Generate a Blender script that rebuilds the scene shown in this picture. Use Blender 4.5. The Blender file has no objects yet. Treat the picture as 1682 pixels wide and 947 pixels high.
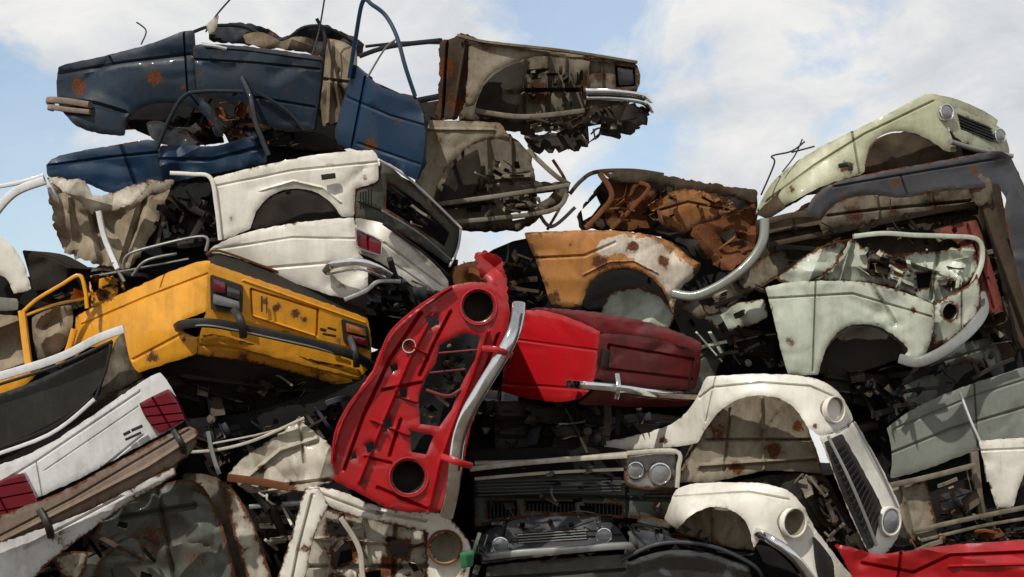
import bpy, math, random
import numpy as np
from mathutils import Vector, noise, geometry
# ------------------------------------------------------------------ camera frame
PITCH=math.radians(6); DIST=14.0; PPM=240.0
CAM=Vector((0,-DIST,1.6))
R=Vector((1,0,0)); F=Vector((0,math.cos(PITCH),math.sin(PITCH))); U=Vector((0,-math.sin(PITCH),math.cos(PITCH)))
def P(x,y,d=0.0):
    D=DIST+d; s=D/DIST/PPM
    return CAM+R*((x-841)*s)+U*((473.5-y)*s)+F*D
scene=bpy.context.scene
scene.view_settings.view_transform='Standard'; scene.view_settings.look='None'; scene.view_settings.exposure=0
cd=bpy.data.cameras.new("camera"); cam=bpy.data.objects.new("camera",cd); scene.collection.objects.link(cam)
cam.location=CAM; cam.rotation_euler=(math.radians(90)+PITCH,0,0); cd.sensor_width=36; cd.lens=36*DIST/(1682/PPM); cd.clip_end=3000
scene.camera=cam
# ------------------------------------------------------------------ materials
def nt(name):
    m=bpy.data.materials.new(name); m.use_nodes=True; t=m.node_tree; b=t.nodes["Principled BSDF"]; return m,t,b
def N(t,ty,**k):
    n=t.nodes.new(ty)
    for a,v in k.items(): setattr(n,a,v)
    return n
def mathn(t,op,a,b=None,clamp=False):
    n=N(t,'ShaderNodeMath',operation=op); n.use_clamp=clamp
    for i,v in enumerate((a,b)):
        if v is None: continue
        if isinstance(v,(int,float)): n.inputs[i].default_value=v
        else: t.links.new(v,n.inputs[i])
    return n.outputs[0]
def mixc(t,f,a,b):
    n=N(t,'ShaderNodeMix',data_type='RGBA')
    for i,v in ((0,f),(6,a),(7,b)):
        if isinstance(v,(int,float)): n.inputs[i].default_value=v
        elif isinstance(v,tuple): n.inputs[i].default_value=(*v[:3],1)
        else: t.links.new(v,n.inputs[i])
    return n.outputs[2]
def noi(t,pos,scale,detail=5,rough=.6,vec=None,dist=0):
    n=N(t,'ShaderNodeTexNoise'); n.inputs['Scale'].default_value=scale; n.inputs['Detail'].default_value=detail; n.inputs['Roughness'].default_value=rough
    n.inputs['Distortion'].default_value=dist
    if vec:
        m=N(t,'ShaderNodeMapping'); m.inputs['Scale'].default_value=vec; t.links.new(pos,m.inputs[0]); pos=m.outputs[0]
    t.links.new(pos,n.inputs['Vector']); return n.outputs['Fac']
def surf(name,col,dirt=.35,rust=.5,rough=.36,metal=0,dirtcol=(.09,.07,.045),rustcol=(.15,.05,.017),coat=.4,patch=None,bump=.25,var=.2,scr=.4,chips=.6,spec=.5):
    m,t,b=nt(name); L=t.links.new
    g=N(t,'ShaderNodeNewGeometry').outputs['Position']
    n1=noi(t,g,2.6,6,.62); n2=noi(t,g,22,9,.72); n3=noi(t,g,9,7,.68,(1,1,.2)); n4=noi(t,g,90,3,.6); n5=noi(t,g,46,5,.6,(1,1,.7),.6)
    w=N(t,'ShaderNodeAttribute',attribute_name='wear').outputs['Fac']
    c=mixc(t,mathn(t,'MULTIPLY',n1,var*2),col,tuple(x*.6 for x in col))
    if patch:
        pa=N(t,'ShaderNodeAttribute',attribute_name='patch').outputs['Fac']
        pn=mathn(t,'ADD',mathn(t,'MULTIPLY',n2,.9),mathn(t,'MULTIPLY',noi(t,g,7,6,.7),.9))
        pm=mathn(t,'MULTIPLY',mathn(t,'ADD',pa,mathn(t,'SUBTRACT',pn,1.38)),16,True)
        c=mixc(t,pm,c,patch)
    # blotchy dirt film
    dm=mathn(t,'MULTIPLY',mathn(t,'SUBTRACT',mathn(t,'ADD',mathn(t,'ADD',mathn(t,'MULTIPLY',n3,.6),mathn(t,'MULTIPLY',n1,.45)),mathn(t,'MULTIPLY',n2,.35)),.72-dirt*.25),3.2,True)
    dm=mathn(t,'MULTIPLY',mathn(t,'ADD',dm,mathn(t,'MULTIPLY',w,.9)),dirt*1.6,True)
    c=mixc(t,dm,c,dirtcol)
    # rust and dirt runs
    st=mathn(t,'MULTIPLY',mathn(t,'SUBTRACT',noi(t,g,20,5,.6,(1,1,.07)),.56),6,True)
    st=mathn(t,'MULTIPLY',mathn(t,'MULTIPLY',st,n1),.55*dirt+.15)
    c=mixc(t,st,c,tuple((a+b_)*.45 for a,b_ in zip(dirtcol,rustcol)))
    sp=mathn(t,'MULTIPLY',mathn(t,'SUBTRACT',n4,.64),9,True)
    c=mixc(t,mathn(t,'MULTIPLY',sp,.6*dirt+.1),c,tuple(x*.5 for x in dirtcol))
    if scr:
        s1=noi(t,g,14,4,.7,(6,6,.5)); sc=mathn(t,'MULTIPLY',mathn(t,'SUBTRACT',s1,.70),14,True)
        c=mixc(t,mathn(t,'MULTIPLY',sc,scr),c,tuple(min(.7,x*.5+.12) for x in dirtcol))
        s2=noi(t,g,10,4,.7,(.4,5,7)); sc=mathn(t,'MULTIPLY',mathn(t,'SUBTRACT',s2,.71),14,True)
        c=mixc(t,mathn(t,'MULTIPLY',sc,scr),c,tuple(x*.5 for x in dirtcol))
    rm=mathn(t,'MULTIPLY',mathn(t,'SUBTRACT',mathn(t,'ADD',mathn(t,'ADD',mathn(t,'MULTIPLY',n2,.8),mathn(t,'MULTIPLY',n1,.45)),mathn(t,'MULTIPLY',w,.45)),.985-rust*.28),10,True)
    ch=mathn(t,'MULTIPLY',mathn(t,'SUBTRACT',mathn(t,'ADD',n5,mathn(t,'MULTIPLY',mathn(t,'ADD',n1,w),.14)),.80-.04*chips),22,True)
    rm=mathn(t,'MAXIMUM',rm,mathn(t,'MULTIPLY',ch,chips,True))
    rc=mixc(t,mathn(t,'MULTIPLY',mathn(t,'SUBTRACT',n4,.35),3,True),tuple(x*.35 for x in rustcol),rustcol)
    c=mixc(t,rm,c,rc)
    L(c,b.inputs['Base Color'])
    r=mathn(t,'ADD',mathn(t,'ADD',rough,mathn(t,'MULTIPLY',dm,.35)),mathn(t,'MULTIPLY',rm,.4),True); L(r,b.inputs['Roughness'])
    if metal: L(mathn(t,'MULTIPLY',mathn(t,'SUBTRACT',1,mathn(t,'MAXIMUM',rm,dm)),metal),b.inputs['Metallic'])
    if coat: L(mathn(t,'MULTIPLY',mathn(t,'SUBTRACT',1,mathn(t,'MAXIMUM',rm,dm)),coat),b.inputs['Coat Weight'])
    b.inputs['Coat Roughness'].default_value=.08
    b.inputs['Specular IOR Level'].default_value=.25 if (coat==0 and not metal) else spec
    bp=N(t,'ShaderNodeBump'); bp.inputs['Strength'].default_value=bump; bp.inputs['Distance'].default_value=.008
    L(mathn(t,'ADD',mathn(t,'MULTIPLY',n2,.7),mathn(t,'ADD',mathn(t,'MULTIPLY',rm,-.3),mathn(t,'MULTIPLY',n1,.9))),bp.inputs['Height']); L(bp.outputs[0],b.inputs['Normal'])
    return m
M={}
M['blue']=surf('blue_paint',(.0025,.018,.040),.4,.42,.4,coat=.22,dirtcol=(.022,.022,.018),scr=.2,spec=.3,rustcol=(.16,.05,.02))
M['blue2']=surf('bright_blue_paint',(.003,.030,.078),.35,.35,.38,coat=.28,dirtcol=(.02,.024,.024),scr=.2,spec=.3)
M['bluedark']=surf('dark_blue_paint',(.003,.010,.018),.5,.5,.5,dirtcol=(.022,.02,.016),scr=.1,coat=.1,spec=.3)
M['white']=surf('white_paint',(.84,.81,.72),.28,.3,.36,dirtcol=(.27,.22,.155),var=.1)
M['white2']=surf('cool_white_paint',(.76,.77,.77),.34,.3,.36,dirtcol=(.22,.20,.165),var=.1)
M['cream']=surf('dirty_cream_paint',(.60,.56,.46),.45,.5,.5,dirtcol=(.17,.135,.09),coat=.1)
M['yellow']=surf('yellow_paint',(.86,.38,.02),.3,.35,.34,coat=.4,dirtcol=(.22,.10,.02),var=.12)
M['red']=surf('red_paint',(.48,.006,.011),.32,.3,.3,coat=.5,dirtcol=(.07,.010,.009),var=.2,rustcol=(.10,.03,.015))
M['redark']=surf('shaded_red_paint',(.20,.008,.012),.45,.4,.38,dirtcol=(.035,.011,.009))  # shaded copy of the red paint, darkness of the turned-away faces in its colour
M['redfade']=surf('faded_red_paint',(.26,.035,.025),.45,.4,.5,dirtcol=(.07,.03,.02),coat=.1)
M['orange']=surf('faded_orange_paint',(.52,.21,.038),.45,.6,.45,patch=(.72,.66,.55),dirtcol=(.17,.085,.035),coat=.2)
M['rustorange']=surf('rust_orange_metal',(.46,.16,.03),.55,.75,.7,coat=0)
M['pgreen']=surf('pale_green_paint',(.56,.61,.50),.36,.42,.42,dirtcol=(.16,.145,.10),coat=.25,var=.12)
M['ogreen']=surf('olive_green_paint',(.50,.51,.34),.36,.36,.4,dirtcol=(.15,.14,.085),coat=.25,var=.12)
M['grey']=surf('grey_paint',(.24,.26,.225),.36,.2,.34,dirtcol=(.11,.10,.075),coat=.3)
M['greygreen']=surf('dull_grey_green_paint',(.10,.112,.092),.45,.4,.42,dirtcol=(.06,.052,.038),coat=.2)
M['slate']=surf('slate_paint',(.035,.042,.058),.4,.4,.42,dirtcol=(.06,.05,.04),coat=.2)
M['primer']=surf('bare_primer_metal',(.24,.21,.16),.6,.55,.7,coat=0,bump=.4,dirtcol=(.075,.058,.038),rustcol=(.10,.045,.02))
M['tan']=surf('muddy_tan_metal',(.36,.32,.245),.55,.5,.75,coat=0,bump=.4,dirtcol=(.14,.105,.066))
M['brown']=surf('rusty_brown_metal',(.09,.066,.044),.6,.6,.8,coat=0,bump=.4,dirtcol=(.04,.03,.02))
M['rust']=surf('deep_rust_metal',(.19,.068,.024),.45,.9,.85,coat=0,bump=.5,rustcol=(.18,.06,.018),dirtcol=(.06,.034,.02))
M['grimeshade']=surf('oily_grime_shade',(.022,.019,.016),.5,.6,.6,coat=0,dirtcol=(.04,.032,.023),rustcol=(.05,.024,.013),bump=.4)  # oily grime, darkened further so cavity shade sits in its colour
M['black']=surf('cavity_shade_black',(.008,.008,.008),.3,.4,.7,coat=0,dirtcol=(.016,.013,.01),rustcol=(.02,.011,.007),bump=.4)  # near black: shade of the deep cavities put into the colour
M['rubber']=surf('black_rubber',(.022,.022,.022),.3,0,.45,coat=0,dirtcol=(.07,.062,.05),chips=0)
M['chrome']=surf('dirty_chrome',(.80,.81,.82),.22,.3,.1,metal=1,coat=0,bump=.04,var=.05,scr=.1,chips=.4)
M['alu']=surf('dull_aluminium',(.40,.41,.40),.4,.35,.4,metal=.6,coat=0)
M['cloth']=surf('torn_beige_cloth',(.36,.30,.215),.55,0,.9,coat=0,bump=.4,dirtcol=(.15,.11,.07),chips=0)
M['bumper']=surf('weathered_brown_bumper',(.27,.205,.16),.5,.35,.45,coat=0,dirtcol=(.10,.07,.05))
M['lens']=surf('red_lens',(.17,.006,.018),.3,0,.15,coat=.8,bump=.1,dirtcol=(.05,.01,.01),chips=0)
M['amber']=surf('amber_lens',(.45,.12,.01),.3,0,.2,coat=.6,chips=0)
M['glass']=surf('dark_glass',(.02,.023,.022),.3,0,.07,coat=1,dirtcol=(.07,.07,.06),bump=.02,scr=.1,chips=0)
M['clear']=surf('headlamp_glass',(.25,.265,.265),.4,0,.1,coat=.8,dirtcol=(.07,.06,.05),chips=0)
M['green']=surf('green_lens',(.01,.16,.06),.2,0,.3,chips=0)
M['dirt']=surf('packed_dirt',(.13,.10,.07),.6,0,.95,coat=0)
# ------------------------------------------------------------------ geometry helpers
rng=random.Random(5)
class Thing:
    def __init__(s,name,label,cat,x,y,d,group="wrecked cars stacked in a scrapyard pile"):
        s.L=P(x,y,d); s.root=bpy.data.objects.new(name,None); s.root.empty_display_size=.1
        scene.collection.objects.link(s.root); s.root.location=s.L
        s.root["label"]=label; s.root["category"]=cat; s.root["group"]=group
    def mk(s,name,V,Fc,mats,mi=None,attrs=None,label=None,ang=32,parent=None):
        me=bpy.data.meshes.new(name)
        me.from_pydata([tuple(Vector(v)-s.L) for v in V],[],Fc)
        for m in mats: me.materials.append(M[m])
        if mi: me.polygons.foreach_set('material_index',mi)
        me.polygons.foreach_set('use_smooth',[True]*len(me.polygons))
        if attrs:
            for k,vals in attrs.items():
                a=me.attributes.new(k,'FLOAT','POINT'); a.data.foreach_set('value',vals)
        me.update(); me.set_sharp_from_angle(angle=math.radians(ang))
        o=bpy.data.objects.new(name,me); scene.collection.objects.link(o); o.parent=parent or s.root
        if label: o["label"]=label
        return o
    def panel(s,name,out,mat,**k): 
        V,Fc,at=panel_geo(out,**{a:b for a,b in k.items() if a not in('label','parent')})
        return s.mk(name,V,Fc,[mat],None,at,k.get('label'),parent=k.get('parent'))
    def bars(s,name,lst,mat,label=None,one=False,**k):
        V=[];Fc=[]
        for b in lst:
            v,f=sweep_geo(*b,**k)
            if not one: s.mk(name,v,f,[mat],label=label,ang=40); continue
            o=len(V); V+=v; Fc+=[tuple(i+o for i in q) for q in f]
        if one: return s.mk(name,V,Fc,[mat],label=label,ang=40)
def ext(p):
    x,y=p[0],p[1]
    if x<=0 and x>-5: x=-60
    if 1682<=x<1690: x=1745
    if 947<=y<955: y=1005
    return (x,y)+tuple(p[2:])
def rnd(pts,r,it=2):
    """round gentle turns (curves) fully, keep hard corners crisp"""
    for k in range(it):
        new=[]; n=len(pts); rr=[]
        for i in range(n):
            a,b,c=pts[i-1],pts[i],pts[(i+1)%n]
            u=(b[0]-a[0],b[1]-a[1]); v=(c[0]-b[0],c[1]-b[1])
            an=abs(math.degrees(math.atan2(u[0]*v[1]-u[1]*v[0],u[0]*v[0]+u[1]*v[1])))
            rr.append(999 if an<48 else r)
        for i in range(n):
            a=pts[i]; b=pts[(i+1)%n]; L=math.hypot(a[0]-b[0],a[1]-b[1])+1e-6; ta=min(.25,rr[i]/L); tb=min(.25,rr[(i+1)%n]/L)
            new.append(tuple(a[j]+(b[j]-a[j])*ta for j in range(3))); new.append(tuple(b[j]+(a[j]-b[j])*tb for j in range(3)))
        pts=new; r*=.5
    return pts
def resamp(pts,sp,closed=True):
    o=[]; n=len(pts)
    for i in range(n if closed else n-1):
        a=pts[i]; b=pts[(i+1)%n]; L=math.hypot(a[0]-b[0],a[1]-b[1]); k=max(1,int(round(L/sp)))
        for j in range(k): o.append(tuple(a[q]+(b[q]-a[q])*j/k for q in range(len(a))))
    if not closed: o.append(pts[-1]); return o
    r=[o[0]]
    for p in o[1:]:
        if math.hypot(p[0]-r[-1][0],p[1]-r[-1][1])>sp*.3: r.append(p)
    if math.hypot(r[0][0]-r[-1][0],r[0][1]-r[-1][1])<sp*.3 and len(r)>3: r.pop()
    return r
def inside(q,poly):
    x=q[:,0];y=q[:,1]; r=np.zeros(len(q),bool); n=len(poly)
    for i in range(n):
        x1,y1=poly[i][:2]; x2,y2=poly[(i+1)%n][:2]
        if y1==y2: continue
        c=((y1>y)!=(y2>y))&(x<(x2-x1)*(y-y1)/(y2-y1)+x1); r^=c
    return r
def segdist(q,pts,closed=True):
    dm=np.full(len(q),1e9); n=len(pts)
    for i in range(n if closed else n-1):
        a=np.array(pts[i][:2],float); b=np.array(pts[(i+1)%n][:2],float); ab=b-a; l=ab@ab+1e-9
        t=np.clip(((q-a)@ab)/l,0,1); dm=np.minimum(dm,np.linalg.norm(q-(a+t[:,None]*ab),axis=1))
    return dm
def tps(ctrl,q):
    c=np.array(ctrl,float); z=c[:,2]
    if z.max()-z.min()<1e-6: return np.full(len(q),z[0])
    s=100.; X=c[:,:2]/s; Q=q/s; n=len(X)
    def ph(r2): return .5*r2*np.log(r2+1e-9)
    K=ph(((X[:,None]-X[None])**2).sum(2))+np.eye(n)*.02
    Pm=np.c_[np.ones(n),X]; A=np.zeros((n+3,n+3)); A[:n,:n]=K; A[:n,n:]=Pm; A[n:,:n]=Pm.T
    w=np.linalg.lstsq(A,np.r_[z,0,0,0],rcond=None)[0]
    r=ph(((Q[:,None]-X[None])**2).sum(2))@w[:n]+np.c_[np.ones(len(Q)),Q]@w[n:]
    return np.clip(r,z.min()-.12,z.max()+.12)
def circ(x,y,r,n=20,ry=None,a=0):
    ry=ry or r; ca,sa=math.cos(math.radians(a)),math.sin(math.radians(a))
    return [(x+r*math.cos(t)*ca-ry*math.sin(t)*sa,y+r*math.cos(t)*sa+ry*math.sin(t)*ca) for t in [2*math.pi*i/n for i in range(n)]]
def offs(pl,o):
    r=[]
    for i,p in enumerate(pl):
        a=pl[max(i-1,0)]; b=pl[min(i+1,len(pl)-1)]; dx,dy=b[0]-a[0],b[1]-a[1]; l=math.hypot(dx,dy)+1e-6
        r.append((p[0]-dy/l*o,p[1]+dx/l*o))
    return r
SEED=[0]
def panel_geo(out,d=0.,th=.005,roll=.03,rw=13,bulge=0.,dents=.010,crum=0.,creases=(),holes=(),ctrl=(),sp=7,r=2,extr=None,spots=(),patch=None,rag=None,wear=.55):
    SEED[0]+=1; sd=SEED[0]*7.3
    roll*=.2; rw=4.5
    rs=random.Random(SEED[0])
    out=[ext(p) for p in out]; out=[(p[0],p[1],p[2] if len(p)>2 else d) for p in out]
    span=max(p[0] for p in out)-min(p[0] for p in out)
    if rag is None: rag=.7 if span>80 and sp<8 else 0.
    ctrl=list(out)+list(ctrl)
    o=resamp(rnd(out,r),sp)
    if rag: o=[(p[0]+rag*(noise.noise(Vector((p[0]*.11,p[1]*.11,sd)))*2+noise.noise(Vector((p[0]*.31,p[1]*.31,sd)))),p[1]+rag*(noise.noise(Vector((p[0]*.11,p[1]*.11,sd+9)))*2+noise.noise(Vector((p[0]*.31,p[1]*.31,sd+4)))),p[2]) for p in o]
    hs=[resamp([(h[0],h[1]) for h in H],sp) for H in holes]
    ar=np.array([p[:2] for p in o]); mn=ar.min(0); mx=ar.max(0)
    g=[]; yy=mn[1]; k=0
    while yy<mx[1]:
        xx=mn[0]+(k%2)*sp*.5
        while xx<mx[0]: g.append((xx+rs.uniform(-.12,.12)*sp,yy+rs.uniform(-.12,.12)*sp)); xx+=sp
        yy+=sp*.87;k+=1
    folds=[]
    def mkfold(lo,hi,w0,w1,dp):
        c0=(rs.uniform(mn[0],mx[0]),rs.uniform(mn[1],mx[1])); an=rs.uniform(0,3.14); L=rs.uniform(lo,hi)*float(np.linalg.norm(mx-mn))
        folds.append(([(c0[0]-math.cos(an)*L,c0[1]-math.sin(an)*L),(c0[0]+math.cos(an)*L,c0[1]+math.sin(an)*L)],rs.uniform(w0,w1),dp))
    if crum:
        for _ in range(6 if crum>.05 else 3): mkfold(.25,.6,12,34,rs.choice([-1,1])*crum*rs.uniform(.35,.8))
    if dents>=.008 and span>80 and extr is None:
        for _ in range(3): mkfold(.06,.16,7,16,dents*rs.uniform(.7,1.6))   # small sharp knocks
    cl=[]
    for c in list(creases):
        cc=resamp(c[0],sp,False)
        for of in (0,c[1]*1.25,-c[1]*1.25): cl.append(offs(cc,of))
    for c in folds: cl.append(resamp(c[0],sp,False))
    g=np.array(g); keep=inside(g,o)&(segdist(g,o)>sp*.5)
    for H in hs: keep&=~inside(g,H)&(segdist(g,H)>sp*.5)
    for l in cl: keep&=(segdist(g,l,False)>sp*.4)
    g=g[keep]
    pts=[Vector((p[0],-p[1])) for p in o]; ed=[(i,(i+1)%len(o)) for i in range(len(o))]
    for H in hs:
        b=len(pts); pts+=[Vector((p[0],-p[1])) for p in H]; ed+=[(b+i,b+(i+1)%len(H)) for i in range(len(H))]
    for l in cl:
        b=len(pts); pts+=[Vector((p[0],-p[1])) for p in l]; ed+=[(b+i,b+i+1) for i in range(len(l)-1)]
    pts+=[Vector((p[0],-p[1])) for p in g]
    rv,re,rf,_,_,_=geometry.delaunay_2d_cdt(pts,ed,[],0,1e-4)
    q=np.array([(v[0],-v[1]) for v in rv]); cen=np.array([q[list(f)].mean(0) for f in rf])
    ok=inside(cen,o)
    for H in hs: ok&=~inside(cen,H)
    fs=[tuple(rf[i]) for i in range(len(rf)) if ok[i]]
    used=sorted({i for f in fs for i in f}); mp={a:b for b,a in enumerate(used)}; q=q[used]; fs=[tuple(mp[i] for i in f) for f in fs]
    ed_=segdist(q,o)
    for H in hs: ed_=np.minimum(ed_,segdist(q,H))
    z=tps(ctrl,q)
    z+=roll*np.clip(1-ed_/rw,0,1)**2
    if bulge: z-=bulge*.6*(1-np.exp(-ed_/90.))
    for c in list(creases)+folds:
        pl,w,dp=c[:3]; z+=dp*.8*np.clip(1-segdist(q,pl,False)/(w*1.25),0,1)
    nn=np.array([noise.noise(Vector((a*.008,b*.008,sd))) for a,b in q]); z+=dents*nn*1.6
    rd=np.array([abs(noise.noise(Vector((a*.009+b*.003,b*.013-a*.003,sd+20)))) for a,b in q]); z+=dents*.5*np.clip(.10-rd,0,1)*6
    if crum:
        an=rs.uniform(0,3.14); ca,sa=math.cos(an),math.sin(an); u=q[:,0]*ca+q[:,1]*sa; v=-q[:,0]*sa+q[:,1]*ca
        cc=np.array([abs(noise.noise(Vector((a*.018,b*.006,sd+3)))) for a,b in zip(u,v)])
        z+=crum*(cc-.3)*1.2
    V=[P(a,b,c) for (a,b),c in zip(q,z)]
    nm=[Vector((0,0,0)) for _ in V]
    for f in fs:
        n_=(V[f[1]]-V[f[0]]).cross(V[f[2]]-V[f[0]])
        for i in f: nm[i]+=n_
    B=[]
    for v,n_ in zip(V,nm):
        B.append(v+F*extr if extr else v-n_.normalized()*th)
    n0=len(V); E={}
    for f in fs:
        for i in range(3):
            a,b=f[i],f[(i+1)%3]; E[(a,b)]=1
    FF=list(fs)+[tuple(i+n0 for i in f[::-1]) for f in fs]
    for (a,b) in E:
        if (b,a) not in E: FF.append((b,a,a+n0,b+n0))
    w=wear*np.exp(-ed_/8.)
    for c in creases: w=np.maximum(w,.42*np.exp(-segdist(q,c[0],False)/2.5))  # seam creases darkened with dirt and rust, standing in for groove shading
    for c in folds: w=np.maximum(w,.35*np.exp(-segdist(q,c[0],False)/4.))
    for (sx,sy,sr,sv) in spots: w=np.maximum(w,sv*np.exp(-((q[:,0]-sx)**2+(q[:,1]-sy)**2)/sr**2))
    at={'wear':list(w)+list(w)}
    if patch:
        sgn=np.where(inside(q,patch),1,-1)*segdist(q,patch); pv=np.clip(.5+sgn/34.,0,1); at['patch']=list(pv)+list(pv)
    return V+B,FF,at
def cat(p,n=6):
    if len(p)<3: 
        return [tuple(p[0][j]+(p[-1][j]-p[0][j])*i/n for j in range(3)) for i in range(n+1)]
    q=[p[0]]+list(p)+[p[-1]]; o=[]
    for i in range(1,len(q)-2):
        for k in range(n):
            t=k/n; o.append(tuple(.5*((2*q[i][j])+(-q[i-1][j]+q[i+1][j])*t+(2*q[i-1][j]-5*q[i][j]+4*q[i+1][j]-q[i+2][j])*t*t+(-q[i-1][j]+3*q[i][j]-3*q[i+1][j]+q[i+2][j])*t**3) for j in range(3)))
    o.append(p[-1]); return o
def sweep_geo(pts,w,t,n=12,ex=5.,sharp=False,world=False,taper=None):
    if not world:
        pts=[ext(p) for p in pts]; W=[P(*p) for p in (pts if sharp else cat(pts))]
    else: W=pts
    W=[v for i,v in enumerate(W) if i==0 or (v-W[i-1]).length>1e-4]
    V=[];Fc=[]; m=len(W)
    for i,c in enumerate(W):
        T=(W[min(i+1,m-1)]-W[max(i-1,0)]).normalized(); Nn=T.cross(F)
        if Nn.length<.05: Nn=T.cross(U)
        Nn.normalize(); B=T.cross(Nn).normalized()
        k=1 if not taper else taper[0]+(taper[1]-taper[0])*i/(m-1)
        for j in range(n):
            a=2*math.pi*j/n+math.pi/n; ca,sa=math.cos(a),math.sin(a)
            u=math.copysign(abs(ca)**(2/ex),ca); v=math.copysign(abs(sa)**(2/ex),sa)
            V.append(c+Nn*(u*w/PPM/2*k)+B*(v*t/2*k))
    for i in range(m-1):
        for j in range(n): a=i*n+j; b=i*n+(j+1)%n; Fc.append((a,b,b+n,a+n))
    Fc.append(tuple(range(n))[::-1]); Fc.append(tuple((m-1)*n+j for j in range(n)))
    return V,Fc
def lamp(T,x,y,d,r,nrm=(0,0,1),mode='glass',name='headlight',rim='chrome',depth=1.):
    nv=(R*nrm[0]+U*nrm[1]-F*nrm[2]).normalized(); a=nv.cross(U); a.normalize(); b=nv.cross(a); c=P(x,y,d); rr=r/PPM
    if mode=='glass': prof=[(1.05,-.5,0),(1.1,-.02,0),(1.06,.1,0),(.95,.12,0),(.88,.04,0),(.86,.02,1),(.7,.1,1),(.4,.17,1),(.02,.2,1)]; mats=[rim,'clear']
    else: prof=[(1.0,-.5,0),(1.07,-.02,0),(1.05,.05,0),(.97,.05,0),(.93,-.03,0),(.9,-.3,1),(.86,-.9,1),(.6,-1.3,1),(.25,-1.5,1),(.02,-1.5,1)]; mats=[rim,mode]
    n=24; V=[];Fc=[];mi=[]
    for (q,h,m) in prof:
        for j in range(n):
            t=2*math.pi*j/n; V.append(c+a*(math.cos(t)*q*rr)+b*(math.sin(t)*q*rr)+nv*(h*rr))
    for i in range(len(prof)-1):
        for j in range(n): p=i*n+j; s_=i*n+(j+1)%n; Fc.append((p,s_,s_+n,p+n)); mi.append(prof[i+1][2])
    return T.mk(name,V,Fc,mats,mi,ang=40)
def clutter(T,name,poly,d0,d1,n,mats=('grimeshade','brown','primer','black'),size=1.,ang=None,label=None,wires=.1):
    """mangled flanges, brackets, boxes and hoses lying in the recess of one car"""
    SEED[0]+=1; rs=random.Random(SEED[0]*13); poly=[ext(p) for p in poly]; n=max(10,int(n*.8)); size*=1.05
    xs=[p[0] for p in poly]; ys=[p[1] for p in poly]; V=[];Fc=[];mi=[]
    base=ang if ang is not None else rs.uniform(-30,30)
    def add(v,f,m):
        o=len(V); V.extend(v); Fc.extend(tuple(i+o for i in q) for q in f); mi.extend([m]*len(f))
    def isin(px,py): return inside(np.array([[px,py]]),poly)[0]
    c=0;tr=0
    while c<n and tr<n*40:
        tr+=1; x=rs.uniform(min(xs),max(xs)); y=rs.uniform(min(ys),max(ys))
        if not isin(x,y): continue
        z=rs.uniform(d0,d1); m=rs.randrange(len(mats)); k=rs.random()
        A=math.radians(base+rs.gauss(0,14)+(75 if rs.random()<.3 else 0)); L=rs.uniform(16,48)*size; ca,sa=math.cos(A),math.sin(A)
        if k<.26:
            def cl(s):
                t=1.
                while t>.05 and not isin(x+s*ca*L*t,y+s*sa*L*t): t-=.1
                return x+s*ca*L*max(t,0),y+s*sa*L*max(t,0)
            a=cl(-1); b=cl(1)
            if math.hypot(a[0]-b[0],a[1]-b[1])<14: continue
            add(*sweep_geo([(a[0],a[1],z),(x+sa*rs.uniform(-3,3),y-ca*rs.uniform(-3,3),z),(b[0],b[1],z+rs.uniform(-.12,.12))],rs.choice([2.5,4,7,11])*size,rs.uniform(.01,.04),n=8,ex=8),m)
        elif k<.26+wires:
            p=[(x,y,z)]
            for _ in range(4):
                nx,ny=p[-1][0]+rs.uniform(-16,24)*size,p[-1][1]+rs.uniform(-8,18)*size
                if isin(nx,ny): p.append((nx,ny,z+rs.uniform(-.05,.05)))
            if len(p)<3: continue
            add(*sweep_geo(p,rs.uniform(1.2,4),rs.uniform(.006,.016),n=8,ex=2),m)
        elif k<.93:
            w_=rs.uniform(8,30)*size; h=rs.uniform(4,14)*size; fo=rs.uniform(3,7)*size; tz=rs.uniform(-.1,.1)
            rows=[(-h,-.03-fo/PPM),(-h,0.),(0,rs.uniform(-.03,.03)),(h,0.),(h,-.02-fo/PPM)]
            v=[];f=[];G=6;good=True; bow=rs.uniform(-.08,.08); skew=rs.uniform(-.5,.5); jg=rs.uniform(0,.35)*h
            for ri,(hh,dz) in enumerate(rows):
                for i in range(G):
                    u=(i/(G-1)-.5)*2; h2=hh+(rs.uniform(-jg,jg) if ri in(0,4) else 0); px=x+(u*w_+hh*skew)*ca-h2*sa; py=y+(u*w_+hh*skew)*sa+h2*ca
                    if not isin(px,py): good=False
                    v.append(P(px,py,z+dz+tz*u+bow*u*u))
            if not good: continue
            for r_ in range(4):
                for i in range(G-1): q=r_*G+i; f.append((q,q+1,q+G+1,q+G))
            g2=len(v); add(v+[p+F*.005 for p in v],f+[tuple(t+g2 for t in q[::-1]) for q in f],m)
        else:
            rr=rs.uniform(4,9)*size; cc=P(x,y,z); v=[];f=[]; ax=(Vector((rs.uniform(-1,1),rs.uniform(-1.5,-.3),rs.uniform(-1,1)))).normalized(); a_=ax.orthogonal().normalized(); b_=ax.cross(a_)
            pr=[(0.01,.3),(.5,.3),(.55,.05),(1,.05),(1,-.8),(.01,-.8)]
            for q,h in pr:
                for j in range(16): t=j*math.pi/8; v.append(cc+(a_*math.cos(t)*q+b_*math.sin(t)*q+ax*h)*rr/PPM)
            for i in range(5):
                for j in range(16): f.append((i*16+j,i*16+(j+1)%16,(i+1)*16+(j+1)%16,(i+1)*16+j))
            add(v,f,m)
        c+=1
    if V: return T.mk(name,V,Fc,list(mats),mi,label=label)
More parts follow.
